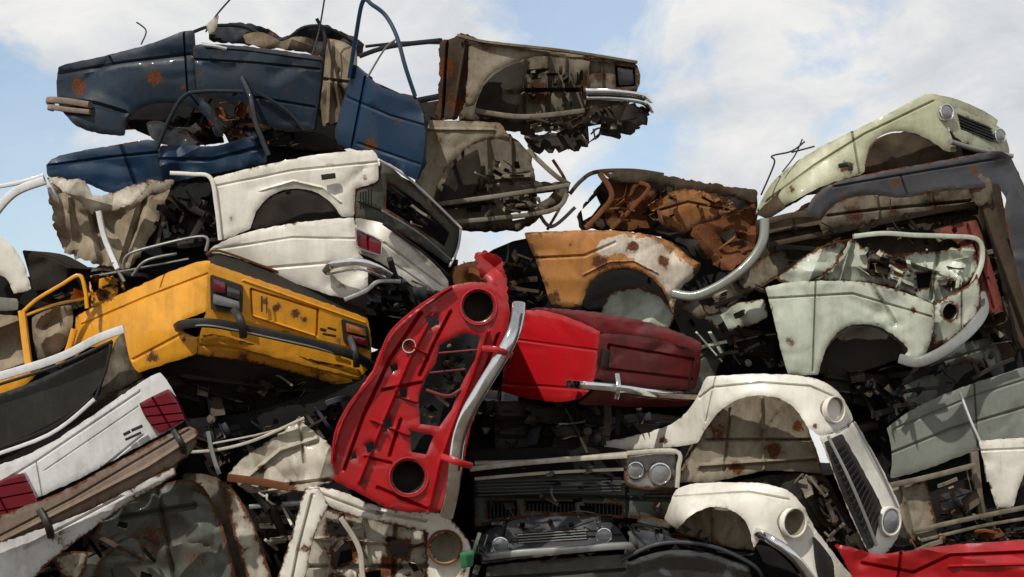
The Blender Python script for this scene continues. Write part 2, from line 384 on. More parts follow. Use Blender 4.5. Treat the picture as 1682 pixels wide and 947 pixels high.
def slats(T,name,q,n,w,t,mat,vertical=False):
    q=[ext(p) for p in q]; l=[]
    for i in range(n):
        k=(i+.5)/n
        if vertical: a=[q[0][j]+(q[1][j]-q[0][j])*k for j in range(3)]; b=[q[3][j]+(q[2][j]-q[3][j])*k for j in range(3)]
        else: a=[q[0][j]+(q[3][j]-q[0][j])*k for j in range(3)]; b=[q[1][j]+(q[2][j]-q[1][j])*k for j in range(3)]
        l.append(([tuple(a),tuple(b)],w,t))
    return T.bars(name,l,mat,one=True,ex=5)
TPL={'crushed_wing':([(-1,.1),(-.6,-.3),(.2,-.45),(.9,-.42),(1,-.1),(.95,.5),(.78,.5),(.72,.2),(.5,-.05),(.2,-.12),(-.1,.0),(-.3,.25),(-.35,.5),(-.9,.5)],[([(-.9,-.02),(-.4,-.2),(.9,-.25)],.03,.015)]),
 'crushed_door':([(-.75,-.34),(.7,-.4),(.78,.1),(.7,.5),(-.6,.48)],[([(-.7,-.05),(.72,-.1)],.03,.02),([(-.65,.3),(.7,.3)],.03,-.02)]),
 'floor_pan':([(-1,-.3),(.9,-.38),(1,.3),(-.95,.4)],[([(-.9,-.1),(.9,-.15)],.05,-.05),([(-.9,.15),(.9,.1)],.05,-.05),([(-.4,-.35),(-.35,.38)],.05,.05),([(.4,-.36),(.42,.34)],.05,.05)]),
 'roof_bow':([(-1,.1),(-.5,-.25),(.5,-.28),(1,.05),(.85,.12),(.45,-.12),(-.45,-.1),(-.85,.2)],[])}
def frag(T,kind,x,y,s,a,d,mat,tilt=.15,flip=1,**k):
    o,cr=TPL[kind]; ca,sa=math.cos(math.radians(a)),math.sin(math.radians(a))
    f=lambda p:(x+s*(p[0]*flip*ca-p[1]*sa),y+s*(p[0]*flip*sa+p[1]*ca))
    out=[f(p)+(d+tilt*p[0]*flip,) for p in o]; 
    return T.panel(kind,out,mat,creases=[([f(p) for p in c[0]],c[1]*s,c[2]) for c in cr],roll=.06,crum=k.get('crum',.03),dents=.02,sp=max(6,s*.07),wear=.9)
CARS="car"
DK=('black','grimeshade','brown','black')
TANS=('primer','brown','brown','grimeshade')
RS=('rust','brown','rustorange','grimeshade')
# ================================================================== A top blue car
A=Thing('wrecked_car',"dark blue stripped saloon wreck balanced on top of the pile",CARS,500,230,1.0)
A.panel('shade_body_shell',[(120,130),(300,70),(520,95),(690,165),(700,190),(560,235),(440,230),(350,215),(330,190),(210,195),(130,200)],'black',d=1.0,extr=.9,dents=.03,sp=16)  # black inner hull behind the panels: gives volume and paints the interior dark
A.panel('rear_quarter_panel',[(93,120,.62),(97,108,.58),(140,98,.5),(190,87,.45),(250,71,.42),(276,61),(300,50),(320,50),(322,80),(324,150),(345,172),(362,205),(368,224),(354,224),(341,192),(315,174),(278,167),(242,171),(217,184),(207,203),(205,224),(165,220),(128,210),(108,190),(93,168,.62)],'blue',d=.4,bulge=.03,roll=.05,dents=.016,
  creases=[([(98,122),(200,104),(312,90)],4,.02),([(302,54),(308,150),(325,172)],1.6,.03),([(100,162),(160,172),(205,186)],5,.03),([(180,92),(186,104)],1.5,.02)],spots=[(128,140,13,1.3),(255,128,15,1.3),(130,152,10,1.),(300,140,9,.9),(255,60,8,.9),(180,180,10,.6),(345,200,10,.9)],sp=6)
A.panel('rear_door',[(316,74),(340,71),(400,75),(460,82),(530,92),(527,140),(516,213),(480,214),(432,207),(405,188),(372,162),(324,150)],'blue',d=.34,bulge=.03,roll=.04,dents=.018,creases=[([(322,98),(420,104),(524,114)],3,.02),([(340,77),(400,81),(525,98)],2,-.012),([(420,160),(516,176)],3,.02)],spots=[(330,120,8,.8),(470,150,8,.7),(410,185,14,1.)],sp=6)
A.bars('door_handle',[([(332,72,.28),(350,75,.26),(372,80,.28)],6,.02)],'chrome')
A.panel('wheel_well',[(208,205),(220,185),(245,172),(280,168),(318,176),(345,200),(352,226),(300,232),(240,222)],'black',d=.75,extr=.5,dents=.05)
A.panel('roof_panel',[(343,48),(372,37),(418,38),(445,50),(466,62),(492,44),(522,36),(560,50),(600,72),(592,96),(560,84),(530,94),(460,80),(400,72),(345,68)],'bluedark',d=1.0,crum=.12,dents=.04,holes=[[(405,60),(430,54),(455,66),(440,74),(410,70)]],sp=6,rag=2)
A.panel('headlining',[(398,56),(428,50),(462,68),(492,56),(516,66),(520,84),(460,80),(405,72)],'cloth',d=.78,crum=.1,sp=5)
A.panel('rear_seat',[(532,62),(562,66),(586,82),(588,112),(572,150),(556,200),(530,208),(524,150),(530,100)],'cloth',d=.75,crum=.1,sp=6,creases=[([(545,70),(540,200)],4,-.05),([(535,130),(575,135)],3,.04)])
A.panel('seat_side',[(558,90),(584,110),(572,160),(560,180),(552,140)],'grimeshade',d=.68,crum=.04,sp=6)
A.bars('roof_rail',[([(318,52,.45),(350,42,.6),(400,44,.8),(460,66,.8),(500,44,.8),(540,46,.8),(590,76,.9)],5,.03),([(590,92,.9),(640,76,.9),(724,66,.6)],8,.04),([(600,76,1.1),(660,70,1.1),(724,70,.9)],5,.03),([(690,164,.6),(722,158,.5)],10,.05),([(600,150,1.2),(690,168,1.2),(724,178,1.1)],8,.05)],'bluedark')
A.bars('door_pillar',[([(530,88,.42),(524,150,.42),(514,212,.42)],9,.05),([(520,30,.7),(534,60,.7),(530,92,.5)],6,.03)],'black')
A.panel('scuttle_panel',[(676,172),(722,164),(724,202),(700,206),(690,250),(676,240)],'grimeshade',d=.7,extr=.8,dents=.03,sp=7)
A.bars('antenna',[([(338,52,.5),(356,24,.45),(382,-6,.4)],3,.012),([(534,-8,.5),(524,50,.5),(512,92,.4)],3,.012),([(224,36,.6),(240,50,.6),(232,72,.5)],2.6,.01)],'rubber',ex=2)
A.panel('door_trim_shard',[(338,40),(360,22),(356,48),(344,58)],'cream',d=.42,r=3,sp=4)
A.panel('front_door',[(581,104,.25),(602,124,.2),(628,146,.1),(682,157,.0),(699,190,-.05),(697,258,-.05),(683,297,0),(640,268,.1),(596,250,.2),(553,236,.3),(549,215,.3),(565,160,.3)],'blue2',roll=.03,th=.05,dents=.012,creases=[([(570,160),(640,190),(697,206)],3,.02),([(600,126),(578,240)],2,.03),([(590,236),(690,270)],3,.02)],spots=[(610,235,14,1.),(655,200,9,.8),(590,150,9,.9),(680,170,8,.8)],sp=6,label="open blue front door hanging outwards")
A.bars('window_frame',[([(574,128,.25),(584,64,.2),(596,2,.15),(612,8,.12),(634,26,.1),(652,60,.05),(666,110,0),(682,158,0)],7,.035)],'blue2')
A.bars('quarter_light_bar',[([(604,126,.2),(632,80,.12),(654,62,.05)],3,.02)],'alu')
A.panel('engine_bay',[(752,60),(800,72),(960,94),(1046,106),(1050,145),(1035,166),(1000,180),(940,196),(900,200),(860,202),(800,198),(754,195)],'primer',d=.8,extr=.9,crum=.04,dents=.03,rag=1.5,creases=[([(900,92),(900,196)],4,-.07),([(860,90),(862,198)],3,-.06),([(800,150),(950,148)],4,.08),([(930,96),(925,190)],3,-.05),([(830,120),(900,115)],3,.05),([(965,150),(960,180)],4,-.05)],sp=6,spots=[(880,150,30,.9),(820,160,18,.9),(960,130,18,.9)])
A.panel('inner_arch',[(782,168),(795,138),(818,116),(852,101),(872,100),(860,130),(850,190),(800,194),(782,190)],'grimeshade',d=.68,crum=.05,sp=6,label="muddy inner wheel arch")
clutter(A,'engine_bay_brackets',[(860,110),(900,100),(960,104),(965,180),(870,196)],.6,.75,26,TANS,.4,ang=85)
A.panel('door_post',[(722,70),(748,58),(760,52),(792,66),(796,90),(786,105),(770,150),(752,196),(714,196),(722,140)],'brown',d=.45,crum=.04,roll=.04,creases=[([(735,72),(728,192)],3,.06),([(765,66),(745,190)],3,-.07)],rag=2,sp=5,spots=[(730,110,18,1.2),(750,170,12,.9)])
A.panel('front_fender',[(770,72),(800,66),(850,73),(900,81),(962,90),(1008,97),(1008,104),(960,99),(905,93),(885,91),(850,99),(815,113),(793,136),(780,172),(764,176),(768,120)],'tan',d=.38,roll=.05,sp=5,spots=[(800,80,20,.7),(850,80,10,.6)],creases=[([(785,74),(800,72),(900,86)],2.5,-.02)])
A.bars('fender_rail',[([(752,58,.4),(800,69,.36),(900,80,.34),(960,88,.34),(1046,102,.4)],5,.05),([(780,182,.5),(860,192,.5),(960,182,.5)],9,.07)],'primer',ex=8)
A.panel('headlight_housing',[(968,96),(1012,98),(1046,104),(1052,120),(1050,145),(1030,150),(968,148)],'primer',d=.4,extr=.4,holes=[[(1010,106),(1043,110),(1045,141),(1012,143)]],sp=5,r=5,crum=.02,creases=[([(990,98),(990,148)],2,-.04)],spots=[(985,125,12,.9)])
A.panel('headlight',[(1014,109),(1040,113),(1042,138),(1016,140)],'glass',d=.46,extr=.06,sp=5,roll=.01,dents=.002)
A.bars('front_bumper',[([(964,149,.34),(1010,150,.28),(1052,156,.32),(1067,165,.6)],8,.05),([(966,160,.34),(1010,161,.26),(1056,168,.32),(1069,181,.6)],7,.05)],'chrome')
A.bars('bumper_strip',[([(964,155,.31),(1010,156,.24),(1058,163,.3)],4,.05)],'rubber')
A.panel('front_valance',[(862,206),(900,200),(940,198),(975,180),(1005,172),(1050,172),(1069,180),(1066,194),(1042,214),(1008,222),(985,222),(962,238),(925,248),(880,247),(864,238)],'grimeshade',d=.5,extr=.1,crum=.08,rag=5,holes=[[(876,212),(905,206),(930,208),(915,218),(880,222)],[(966,206),(988,202),(984,218),(968,232)]],sp=5)
clutter(A,'crossmember_debris',[(850,195),(1000,170),(1064,178),(1040,212),(960,232),(870,242)],.35,.5,44,('primer','brown','tan','grimeshade'),.36,ang=165)
A.bars('rear_bumper',[([(84,168,.9),(84,164,.55),(110,166,.45),(148,172,.38)],11,.06),([(84,178,.85),(86,176,.5),(112,180,.42),(148,184,.38)],9,.05)],'bumper')
A.panel('underbody',[(366,215),(440,222),(520,212),(556,234),(560,250),(500,246),(440,238),(380,240)],'grimeshade',d=.7,extr=1.0,crum=.06)
clutter(A,'sill_debris',[(355,140),(410,150),(440,210),(520,216),(540,246),(450,240),(370,225)],.2,.6,40,('black','bluedark','rust','grimeshade'),.6)
# ================================================================== B second blue car
B=Thing('wrecked_car',"crushed blue saloon with stripped tan front end under another wreck",CARS,450,370,1.0)
B.panel('shade_body_shell',[(250,250),(440,230),(560,240),(640,280),(700,310),(740,366),(620,390),(400,330),(260,300)],'black',d=.75,extr=1.1,dents=.04,sp=16)
B.panel('boot_panel',[(76,270),(90,256),(140,246),(195,237),(240,228),(262,232),(270,300),(232,310),(185,322),(150,302),(110,294),(78,290)],'blue2',d=.25,crum=.03,bulge=.03,roll=.05,creases=[([(80,272),(180,258),(262,250)],3,.025),([(200,240),(225,308)],3,.03)],sp=6)
B.panel('side_panel',[(258,240),(300,236),(350,242),(400,226),(432,220),(440,245),(438,268),(350,285),(268,302)],'blue2',d=.2,crum=.06,sp=6,creases=[([(262,262),(350,262),(436,240)],4,.03)])
B.panel('seat_fragment',[(240,200),(262,196),(290,212),(318,218),(330,240),(270,240),(245,225)],'bluedark',d=.35,crum=.08,sp=6)
B.bars('window_frame',[([(258,244,.15),(276,200,.15),(300,160,.15),(330,150,.15),(400,150,.15)],6,.04),([(398,128,.3),(412,160,.2),(420,200,.15),(442,256,.1)],9,.05),([(420,150,.3),(470,180,.3),(500,214,.3)],5,.03)],'bluedark')
clutter(B,'cabin_debris',[(270,180),(330,160),(400,165),(430,230),(350,240),(270,230)],.3,.7,30,('black','grimeshade','rust','bluedark'),.7)
B.panel('front_fender',[(702,197),(770,198),(822,201),(838,226),(800,228),(768,240),(738,268),(720,300),(709,342),(688,326),(680,300),(692,250)],'tan',d=.2,bulge=.03,roll=.05,sp=5,spots=[(720,230,18,.6)],creases=[([(705,212),(812,213)],3,-.02)])
B.panel('engine_bay',[(700,352),(712,300),(728,266),(760,236),(800,222),(838,218),(862,240),(874,262),(878,298),(935,300),(932,322),(900,342),(870,374),(800,378),(745,374)],'primer',d=.55,extr=.6,crum=.05,dents=.03,rag=2,holes=[[(880,312),(915,308),(900,325),(882,335)],[(838,345),(870,340),(862,358),(842,362)]],creases=[([(800,228),(805,370)],5,-.07),([(730,300),(870,290)],5,-.06),([(730,340),(870,330)],4,.07),([(840,225),(842,300)],3,-.05),([(760,250),(770,300)],3,.05)],sp=6,spots=[(780,300,30,.8)])
B.panel('inner_arch',[(722,330),(732,290),(752,262),(785,244),(792,280),(780,320),(750,340)],'grimeshade',d=.48,crum=.03,sp=6,label="muddy inner wheel arch")
B.bars('chassis_rail',[([(868,246,.45),(890,268,.4),(915,290,.4),(934,302,.45)],8,.04),([(722,335,.4),(830,320,.35),(934,304,.4)],8,.06),([(745,365,.4),(900,347,.4),(932,318,.4)],8,.06),([(880,340,.4),(905,372,.5),(945,340,.5)],6,.05)],'primer',ex=8)
clutter(B,'engine_bay_brackets',[(790,260),(868,255),(874,300),(930,304),(890,345),(800,372),(750,350)],.35,.5,44,('primer','tan','brown','grimeshade'),.4,ang=10)
# ================================================================== C white upper-left car
C_=Thing('wrecked_car',"white saloon wreck with dark window opening and torn cloth",CARS,400,420,.6)
C_.panel('shade_body_shell',[(180,390),(290,300),(350,300),(480,290),(600,290),(640,300),(750,385),(740,430),(640,390),(420,440),(300,460),(190,440)],'black',d=.5,extr=1.1,dents=.03,sp=16)
C_.panel('rear_quarter_panel',[(348,292),(400,278),(500,256),(560,249),(612,246),(622,256),(621,298),(584,310),(581,356),(561,356),(547,334),(521,315),(482,307),(446,318),(422,342),(411,376),(366,394),(356,368)],'white',d=.0,bulge=.03,roll=.04,sp=6,dents=.012,creases=[([(352,306),(480,280),(618,266)],2.5,.015),([(430,312),(482,297),(530,308),(560,332)],2.5,-.012)],wear=.5,spots=[(600,290,10,.7),(380,360,10,.7)])
C_.panel('wheel_well',[(412,376),(424,344),(448,321),(482,310),(520,318),(546,338),(560,358),(480,368)],'grimeshade',d=.25,extr=.3,crum=.03)
C_.bars('fuel_flap',[([(528,291,-.06),(551,288,-.06)],9,.02)],'grimeshade',ex=6)
C_.panel('rear_window_opening',[(582,312),(621,300),(624,262),(660,288,.1),(700,322,.2),(756,376,.35),(752,408,.4),(738,436,.4),(700,408,.25),(640,372,.1),(584,357,0)],'greygreen',d=.02,roll=.03,dents=.015,crum=.02,sp=5,holes=[[(636,296),(690,334),(738,382),(730,404),(690,376),(634,342)]],creases=[([(590,330),(640,350)],2,-.03)],wear=.8)
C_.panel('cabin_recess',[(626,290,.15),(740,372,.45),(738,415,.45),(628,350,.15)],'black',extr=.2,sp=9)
clutter(C_,'boot_debris',[(636,300),(690,338),(734,384),(728,400),(690,374),(636,340)],.1,.25,22,('grimeshade','slate','primer','black'),.4,ang=40)
C_.bars('body_edge_trim',[([(622,262,-.04),(660,284,.06),(700,318,.16),(757,374,.3)],4,.03),([(757,376,.3),(752,408,.36),(738,438,.36)],4,.03)],'white2')
C_.bars('window_bar',[([(628,346,-.02),(690,384,.14),(742,428,.32)],3,.02)],'alu')
slats(C_,'vent',[(590,316,-.02),(612,310,-.02),(612,340,-.02),(590,344,-.02)],5,2,.02,'black',True)
C_.bars('window_frame',[([(280,284,0),(315,286,0),(346,292,0),(356,340,0),(362,394,0)],7,.05)],'white')
C_.bars('door_pillar',[([(162,346,-.05),(172,390,-.05),(194,442,-.1)],9,.05)],'white2')
C_.panel('torn_roof_lining',[(76,298),(110,300),(150,335),(200,330),(240,318),(278,304),(268,350),(245,400),(208,446),(160,434),(104,418),(88,370)],'cloth',d=.2,crum=.16,dents=.05,rag=3,sp=5,creases=[([(150,335),(170,430)],8,.1),([(240,318),(205,430)],8,.1),([(110,310),(120,410)],8,-.08)])
C_.panel('crushed_roof',[(76,290),(100,292),(140,296),(152,322),(190,315),(240,296),(286,294),(280,312),(240,324),(200,342),(150,350),(128,330),(96,308)],'cream',d=.1,crum=.08,rag=2,sp=5)
clutter(C_,'cabin_debris',[(245,350),(290,310),(350,310),(358,395),(300,405),(240,410)],.1,.5,40,DK,.9)
C_.panel('front_seat',[(250,360),(290,350),(330,360),(345,400),(300,410),(250,400)],'grimeshade',d=.3,crum=.08,bulge=.1)
C2=Thing('wrecked_car',"white car shell with bare arched roof frame, half buried",CARS,20,470,.6)
C2.bars('roof_frame',[([(-40,400,.1),(-10,352,.1),(25,315,.1),(74,296,.1)],14,.06),([(-30,330,.3),(0,318,.3),(30,300,.2),(72,288,.2)],7,.04),([(74,294,.2),(88,318,.2),(100,350,.3)],9,.05)],'white2')
C2.panel('fender',[(-60,372),(-10,384),(24,404),(42,438),(52,476),(22,482),(12,456),(-10,446),(-60,440)],'white',d=.0,bulge=.03,sp=6,roll=.05)
C2.panel('wheel_well',[(36,410),(70,415),(112,440),(108,470),(55,478),(45,440)],'grimeshade',d=.3,extr=.8,crum=.05)
C2.panel('shade_body_shell',[(-60,445),(10,455),(110,455),(140,500),(60,520),(-60,520)],'black',d=.35,extr=.9,dents=.04,sp=12)
C2.panel('sill_panel',[(-60,478),(0,484),(30,490),(30,510),(-60,512)],'grey',d=.05,sp=6)
C2.panel('inner_panel',[(0,470),(26,500),(-60,500),(-60,455)],'tan',d=.1,crum=.05,sp=6)
# ================================================================== D white car with red tail light
D_=Thing('wrecked_car',"white saloon wreck with red tail light and bent chrome bumper",CARS,540,500,.4)
D_.panel('shade_body_shell',[(370,420),(580,380),(640,390),(735,475),(700,520),(600,520),(480,480)],'black',d=.3,extr=1.2,dents=.03,sp=16)
D_.panel('rear_quarter_panel',[(344,408,.1),(380,389),(430,375),(480,366),(540,359),(582,357),(588,374),(586,414),(602,430),(606,470),(580,490),(545,486),(500,470),(440,450),(344,414,.1)],'white',d=-.15,bulge=.04,roll=.04,sp=6,dents=.012,creases=[([(352,410),(480,390),(584,392)],2.5,.015),([(440,440),(586,428)],3,.015)],spots=[(560,470,14,.8),(500,460,10,.6)])
D_.panel('rear_panel',[(584,358,-.15),(610,360),(642,372,-.1),(700,418,.1),(738,460,.25),(736,480,.25),(716,488,.2),(690,478,.1),(655,452,0),(628,432,-.05),(588,414,-.15)],'white',roll=.03,sp=5,spots=[(650,420,10,.7)],creases=[([(630,398),(725,470)],2.5,.02),([(640,428),(710,476)],2,.02)])
D_.bars('boot_seam',[([(630,368,-.14),(690,410,.04),(736,452,.2)],4,.03)],'rubber')
D_.panel('tail_light',[(585,376),(626,395),(625,419),(587,404)],'lens',d=-.22,extr=.12,roll=.02,r=2,sp=4,creases=[([(604,384),(605,412)],2,.02)])
D_.bars('tail_light_bezel',[([(584,374,-.24),(627,394,-.22),(626,420,-.22),(586,406,-.24),(584,374,-.24)],2.5,.02)],'chrome',sharp=True)
D_.bars('rear_bumper',[([(536,444,-.2),(550,434,-.28),(590,430,-.32),(620,440,-.3),(640,452,-.25)],13,.06),([(540,450,-.22),(590,442,-.34),(632,456,-.28)],4,.05)],'chrome')
D_.bars('bumper_end_strip',[([(640,425,-.2),(660,470,-.05),(712,482,.1)],10,.05)],'rubber')
D_.bars('tow_bracket',[([(566,492,-.3),(600,478,-.3),(622,462,-.3),(656,462,-.2)],7,.03)],'alu')
clutter(D_,'underbody_debris',[(600,440),(660,450),(735,480),(720,520),(640,540),(600,500)],-.1,.3,50,('black','grimeshade','brown','slate'),.8)
# ================================================================== E yellow car
E_=Thing('wrecked_car',"yellow saloon wreck tilted with its tail and black bumper exposed",CARS,350,650,.3)
E_.panel('side_panel',[(124,520,.15),(150,505,.08),(220,472,-.12),(280,446,-.3),(322,429,-.45),(346,428,-.5),(341,460,-.5),(339,512,-.5),(302,524,-.45),(300,546,-.45),(326,554,-.5),(323,581,-.48),(270,598,-.3),(225,613,-.2),(214,600,-.18),(204,582,-.15),(188,572,-.1),(165,567,0),(137,572,.1),(121,590,.15)],'yellow',bulge=.03,roll=.04,sp=6,dents=.012,creases=[([(135,533),(240,488),(340,450)],2.5,.018),([(300,548),(220,590)],3,.02),([(270,452),(264,470)],1.5,.02)],spots=[(250,585,16,.9),(300,560,12,.7)],wear=.4)
E_.panel('rear_panel',[(342,431,-.5),(400,450,-.42),(480,478,-.32),(540,498,-.22),(604,522,-.1),(611,560,-.08),(608,604,-.1),(590,620,-.12),(500,600,-.25),(400,572,-.4),(326,556,-.5),(338,518,-.5)],'yellow',roll=.02,sp=5,dents=.006,wear=.45,
  creases=[([(412,474),(522,508)],2,.035),([(522,508),(520,552)],2,.035),([(520,552),(414,518)],2,-.03),([(414,518),(412,474)],2,.035),([(400,460),(600,530)],2,-.014),([(400,530),(600,580)],3,.015)],spots=[(455,505,10,.9),(485,515,11,1.),(435,495,7,.8),(500,525,9,.9),(560,560,10,.7),(470,545,12,.7)])
E_.panel('boot_opening',[(342,417,-.35),(362,414,-.3),(420,434,-.2),(480,456,-.1),(600,508,.1),(604,525,-.08),(540,502,-.2),(440,467,-.36),(342,436,-.48)],'grimeshade',crum=.04,sp=5)
E_.bars('boot_lip',[([(340,416,-.4),(362,412,-.32),(430,436,-.2),(500,464,-.05),(602,510,.1)],4,.03)],'rust')
E_.panel('valance',[(322,553,-.5),(346,546,-.5),(400,560,-.42),(500,588,-.28),(592,606,-.14),(598,642,-.05),(578,644,-.05),(540,628,-.1),(470,608,-.2),(400,592,-.3),(322,583,-.48)],'yellow',roll=.03,sp=5,wear=.8,dents=.016,creases=[([(330,566),(400,575),(590,626)],2.5,.02)],spots=[(400,585,14,.8),(520,615,14,.8)])
E_.panel('underbody',[(222,612,-.1),(322,580,-.4),(400,586,-.3),(540,620,-.08),(592,640,0),(560,662),(480,680),(430,700),(380,722),(330,705),(280,670),(240,640)],'grimeshade',d=.1,extr=1.2,crum=.05,dents=.03,sp=8,creases=[([(300,620),(560,650)],5,-.06),([(290,650),(440,690)],5,-.06)])
clutter(E_,'suspension_debris',[(240,620),(330,592),(420,602),(560,642),(470,672),(390,712),(300,680)],-.2,.1,40,('grimeshade','black','brown','primer'),.9,ang=15)
E_.bars('rear_bumper',[([(294,536,-.45),(304,532,-.62),(340,530,-.68),(384,536,-.62),(440,548,-.55),(520,566,-.42),(580,583,-.3),(612,602,-.15)],15,.07)],'rubber')
E_.bars('bumper_trim',[([(300,536,-.62),(340,534,-.72),(384,541,-.66),(440,553,-.59),(520,571,-.46),(600,596,-.22)],2.5,.03)],'alu')
E_.bars('bumper_overrider',[([(386,510,-.6),(396,528,-.68),(400,552,-.64)],12,.06),([(576,556,-.25),(584,580,-.32),(586,600,-.28)],11,.05)],'rubber')
tl=E_.panel('tail_light',[(345,450,-.54),(398,468,-.47),(397,514,-.47),(346,508,-.54)],'rubber',extr=.08,r=2,sp=5,roll=.01)
E_.panel('lens',[(350,457,-.58),(370,464,-.55),(370,482,-.55),(350,478,-.58)],'lens',extr=.04,r=1,sp=4,parent=tl)
E_.panel('lens',[(373,470,-.55),(394,477,-.52),(393,492,-.52),(373,486,-.55)],'glass',extr=.04,r=1,sp=4,parent=tl)
E_.panel('lens',[(350,482,-.58),(393,495,-.53),(393,507,-.53),(350,499,-.58)],'clear',extr=.04,r=1,sp=4,parent=tl)
t2=E_.panel('tail_light',[(560,523,-.22),(604,536,-.13),(609,574,-.12),(564,562,-.2)],'rubber',extr=.08,r=2,sp=5,roll=.01)
E_.panel('lens',[(568,530,-.25),(600,540,-.17),(602,552,-.17),(569,544,-.25)],'amber',extr=.04,r=1,sp=4,parent=t2)
E_.panel('lens',[(570,548,-.25),(602,556,-.17),(604,568,-.17),(571,560,-.25)],'lens',extr=.04,r=1,sp=4,parent=t2)
E_.bars('badge',[([(526,540,-.29),(536,543,-.28)],5,.01),([(538,538,-.28),(552,542,-.26)],4,.01),([(530,548,-.29),(552,552,-.26)],4,.01)],'grimeshade',one=True)
E_.bars('number_plate_bracket',[([(430,486,-.42),(430,512,-.42)],3,.01),([(438,488,-.41),(438,514,-.41)],2,.01)],'brown')
E_.bars('door_frame',[([(36,514,-.1),(60,492,-.1),(100,468,-.1),(130,452,-.1),(140,476,-.1),(143,506,-.1)],6,.04),([(36,510,-.1),(42,560,-.12),(48,604,-.15)],12,.05),([(122,540,0),(112,575,0),(96,600,0)],10,.05),([(36,520,-.1),(90,500,-.05),(140,490,0)],5,.03)],'yellow')
E_.panel('torn_seat_cloth',[(52,520),(85,505),(118,500),(122,530),(106,575),(64,598),(54,560)],'cloth',d=.15,crum=.12,sp=5)
E_.panel('torn_seat_cloth',[(-60,516),(0,512),(30,518),(38,560),(44,604),(20,640),(-60,660)],'cloth',d=.1,crum=.15,sp=6)
E_.panel('door_fragment',[(146,462),(186,452),(196,470),(190,492),(150,504)],'yellow',d=.05,crum=.06,sp=5,spots=[(170,480,20,.9)])
E_.panel('shade_cabin_shell',[(-60,500),(60,490),(150,440),(200,450),(220,480),(130,530),(120,620),(-60,700)],'black',d=.45,extr=1.,dents=.05,sp=14)  # black slab that paints the cabin gaps dark
E_.panel('lower_sill',[(0,640),(48,606),(70,600),(48,630),(-60,700),(-60,660)],'yellow',d=-.1,sp=6)
clutter(E_,'cabin_debris',[(60,470),(200,440),(210,470),(140,510),(60,500)],.0,.4,30,('grimeshade','brown','rust','yellow','black'),.6)
E_.bars('seat_rail',[([(204,446,-.1),(208,420,-.15),(250,405,-.15),(334,388,-.15),(338,412,-.15)],5,.03),([(218,452,-.1),(240,428,-.15),(290,416,-.1)],5,.03),([(150,454,0),(196,446,-.1),(230,440,-.1),(310,425,-.1)],4,.03),([(186,430,-.1),(204,462,-.1)],6,.03)],'alu',ex=2)
# ================================================================== F white hatchback bottom left
F_=Thing('wrecked_car',"white hatchback wreck nose up, dark tail lights, brown bumper",CARS,120,900,-.5)
F_.panel('shade_body_shell',[(-60,700),(170,650),(250,640),(300,720),(290,770),(100,880),(0,947),(-60,947)],'black',d=-.6,extr=1.3,dents=.02,sp=16)
F_.panel('rear_panel',[(-60,818),(0,782),(60,744),(150,683),(238,622),(264,611),(280,632),(292,660),(305,692),(200,748),(100,803),(0,862),(-60,893)],'white2',d=-1.0,roll=.03,sp=6,dents=.004,creases=[([(-60,830),(60,757),(228,644)],2.5,.02),([(74,772),(226,668)],1.6,.012),([(70,850),(232,716)],2.5,.02),([(60,760),(76,850)],1.5,.02)],wear=.45,spots=[(130,760,14,.5)])
F_.panel('rear_window',[(-60,700),(0,665),(60,627),(140,582),(182,561),(175,600),(156,650),(80,700),(0,758),(-60,800)],'glass',d=-.95,roll=.02,dents=.001,th=.008,sp=9)
F_.bars('tailgate_frame',[([(-60,668,-1.0),(0,638,-1.),(90,590,-1.),(160,556,-1.),(204,540,-1.)],13,.05),([(-60,806,-1.),(0,768,-1.),(80,714,-1.),(156,655,-1.)],6,.04)],'white2',ex=8)
F_.bars('window_seal',[([(-60,682,-1.0),(0,652,-1.),(90,602,-1.),(184,560,-1.)],5,.04),([(184,560,-1.),(174,606,-1.),(156,656,-1.)],4,.03),([(-60,792,-1.),(0,758,-1.),(80,704,-1.),(154,650,-1.)],4,.04)],'rubber')
F_.panel('quarter_trim',[(188,556),(204,546),(214,600),(236,618),(160,660),(172,620)],'primer',d=-.8,sp=6,crum=.02)
F_.panel('parcel_shelf',[(150,664),(200,640),(236,620),(246,628),(240,640),(150,684),(0,785),(-60,818),(-60,808),(0,772),(80,718)],'grimeshade',d=-.85,crum=.03,sp=5)
F_.panel('tail_light',[(228,662),(276,638),(292,660),(304,690),(262,712),(240,690)],'lens',d=-1.06,extr=.08,r=2,sp=4,roll=.015,creases=[([(250,652),(280,702)],1.6,.025),([(234,670),(290,662)],1.2,.02),([(238,684),(298,678)],1.2,.02),([(250,698),(300,690)],1.2,.02)],dents=.003)
F_.panel('tail_light',[(-60,830),(-10,790),(38,776),(52,800),(66,834),(20,862),(0,866),(-60,880)],'lens',d=-1.06,extr=.08,r=2,sp=4,roll=.015,creases=[([(-10,800),(20,856)],1.6,.025),([(-40,806),(46,790)],1.2,.02),([(-40,826),(54,808)],1.2,.02),([(-40,846),(62,828)],1.2,.02)],dents=.003)
F_.bars('badge',[([(203,714,-1.05),(214,708,-1.05)],5,.01),([(216,707,-1.05),(234,699,-1.05)],5,.01),([(206,722,-1.05),(232,710,-1.05)],4,.01)],'rubber',one=True)
F_.panel('rear_bumper',[(-60,900),(0,868),(100,810),(200,754),(304,698),(322,704),(326,716),(318,742),(286,764),(232,794),(120,852),(0,910),(-60,938)],'bumper',d=-1.15,bulge=.03,roll=.05,sp=6,creases=[([(-60,922),(0,890),(120,830),(240,768),(322,716)],4,-.04),([(0,880),(120,818),(310,706)],2.5,.02)],dents=.004,wear=.8)
F_.bars('bumper_bracket',[([(66,838,-1.15),(78,860,-1.2),(84,880,-1.15)],11,.05),([(286,708,-1.15),(298,728,-1.2),(304,748,-1.1)],9,.04)],'rubber')
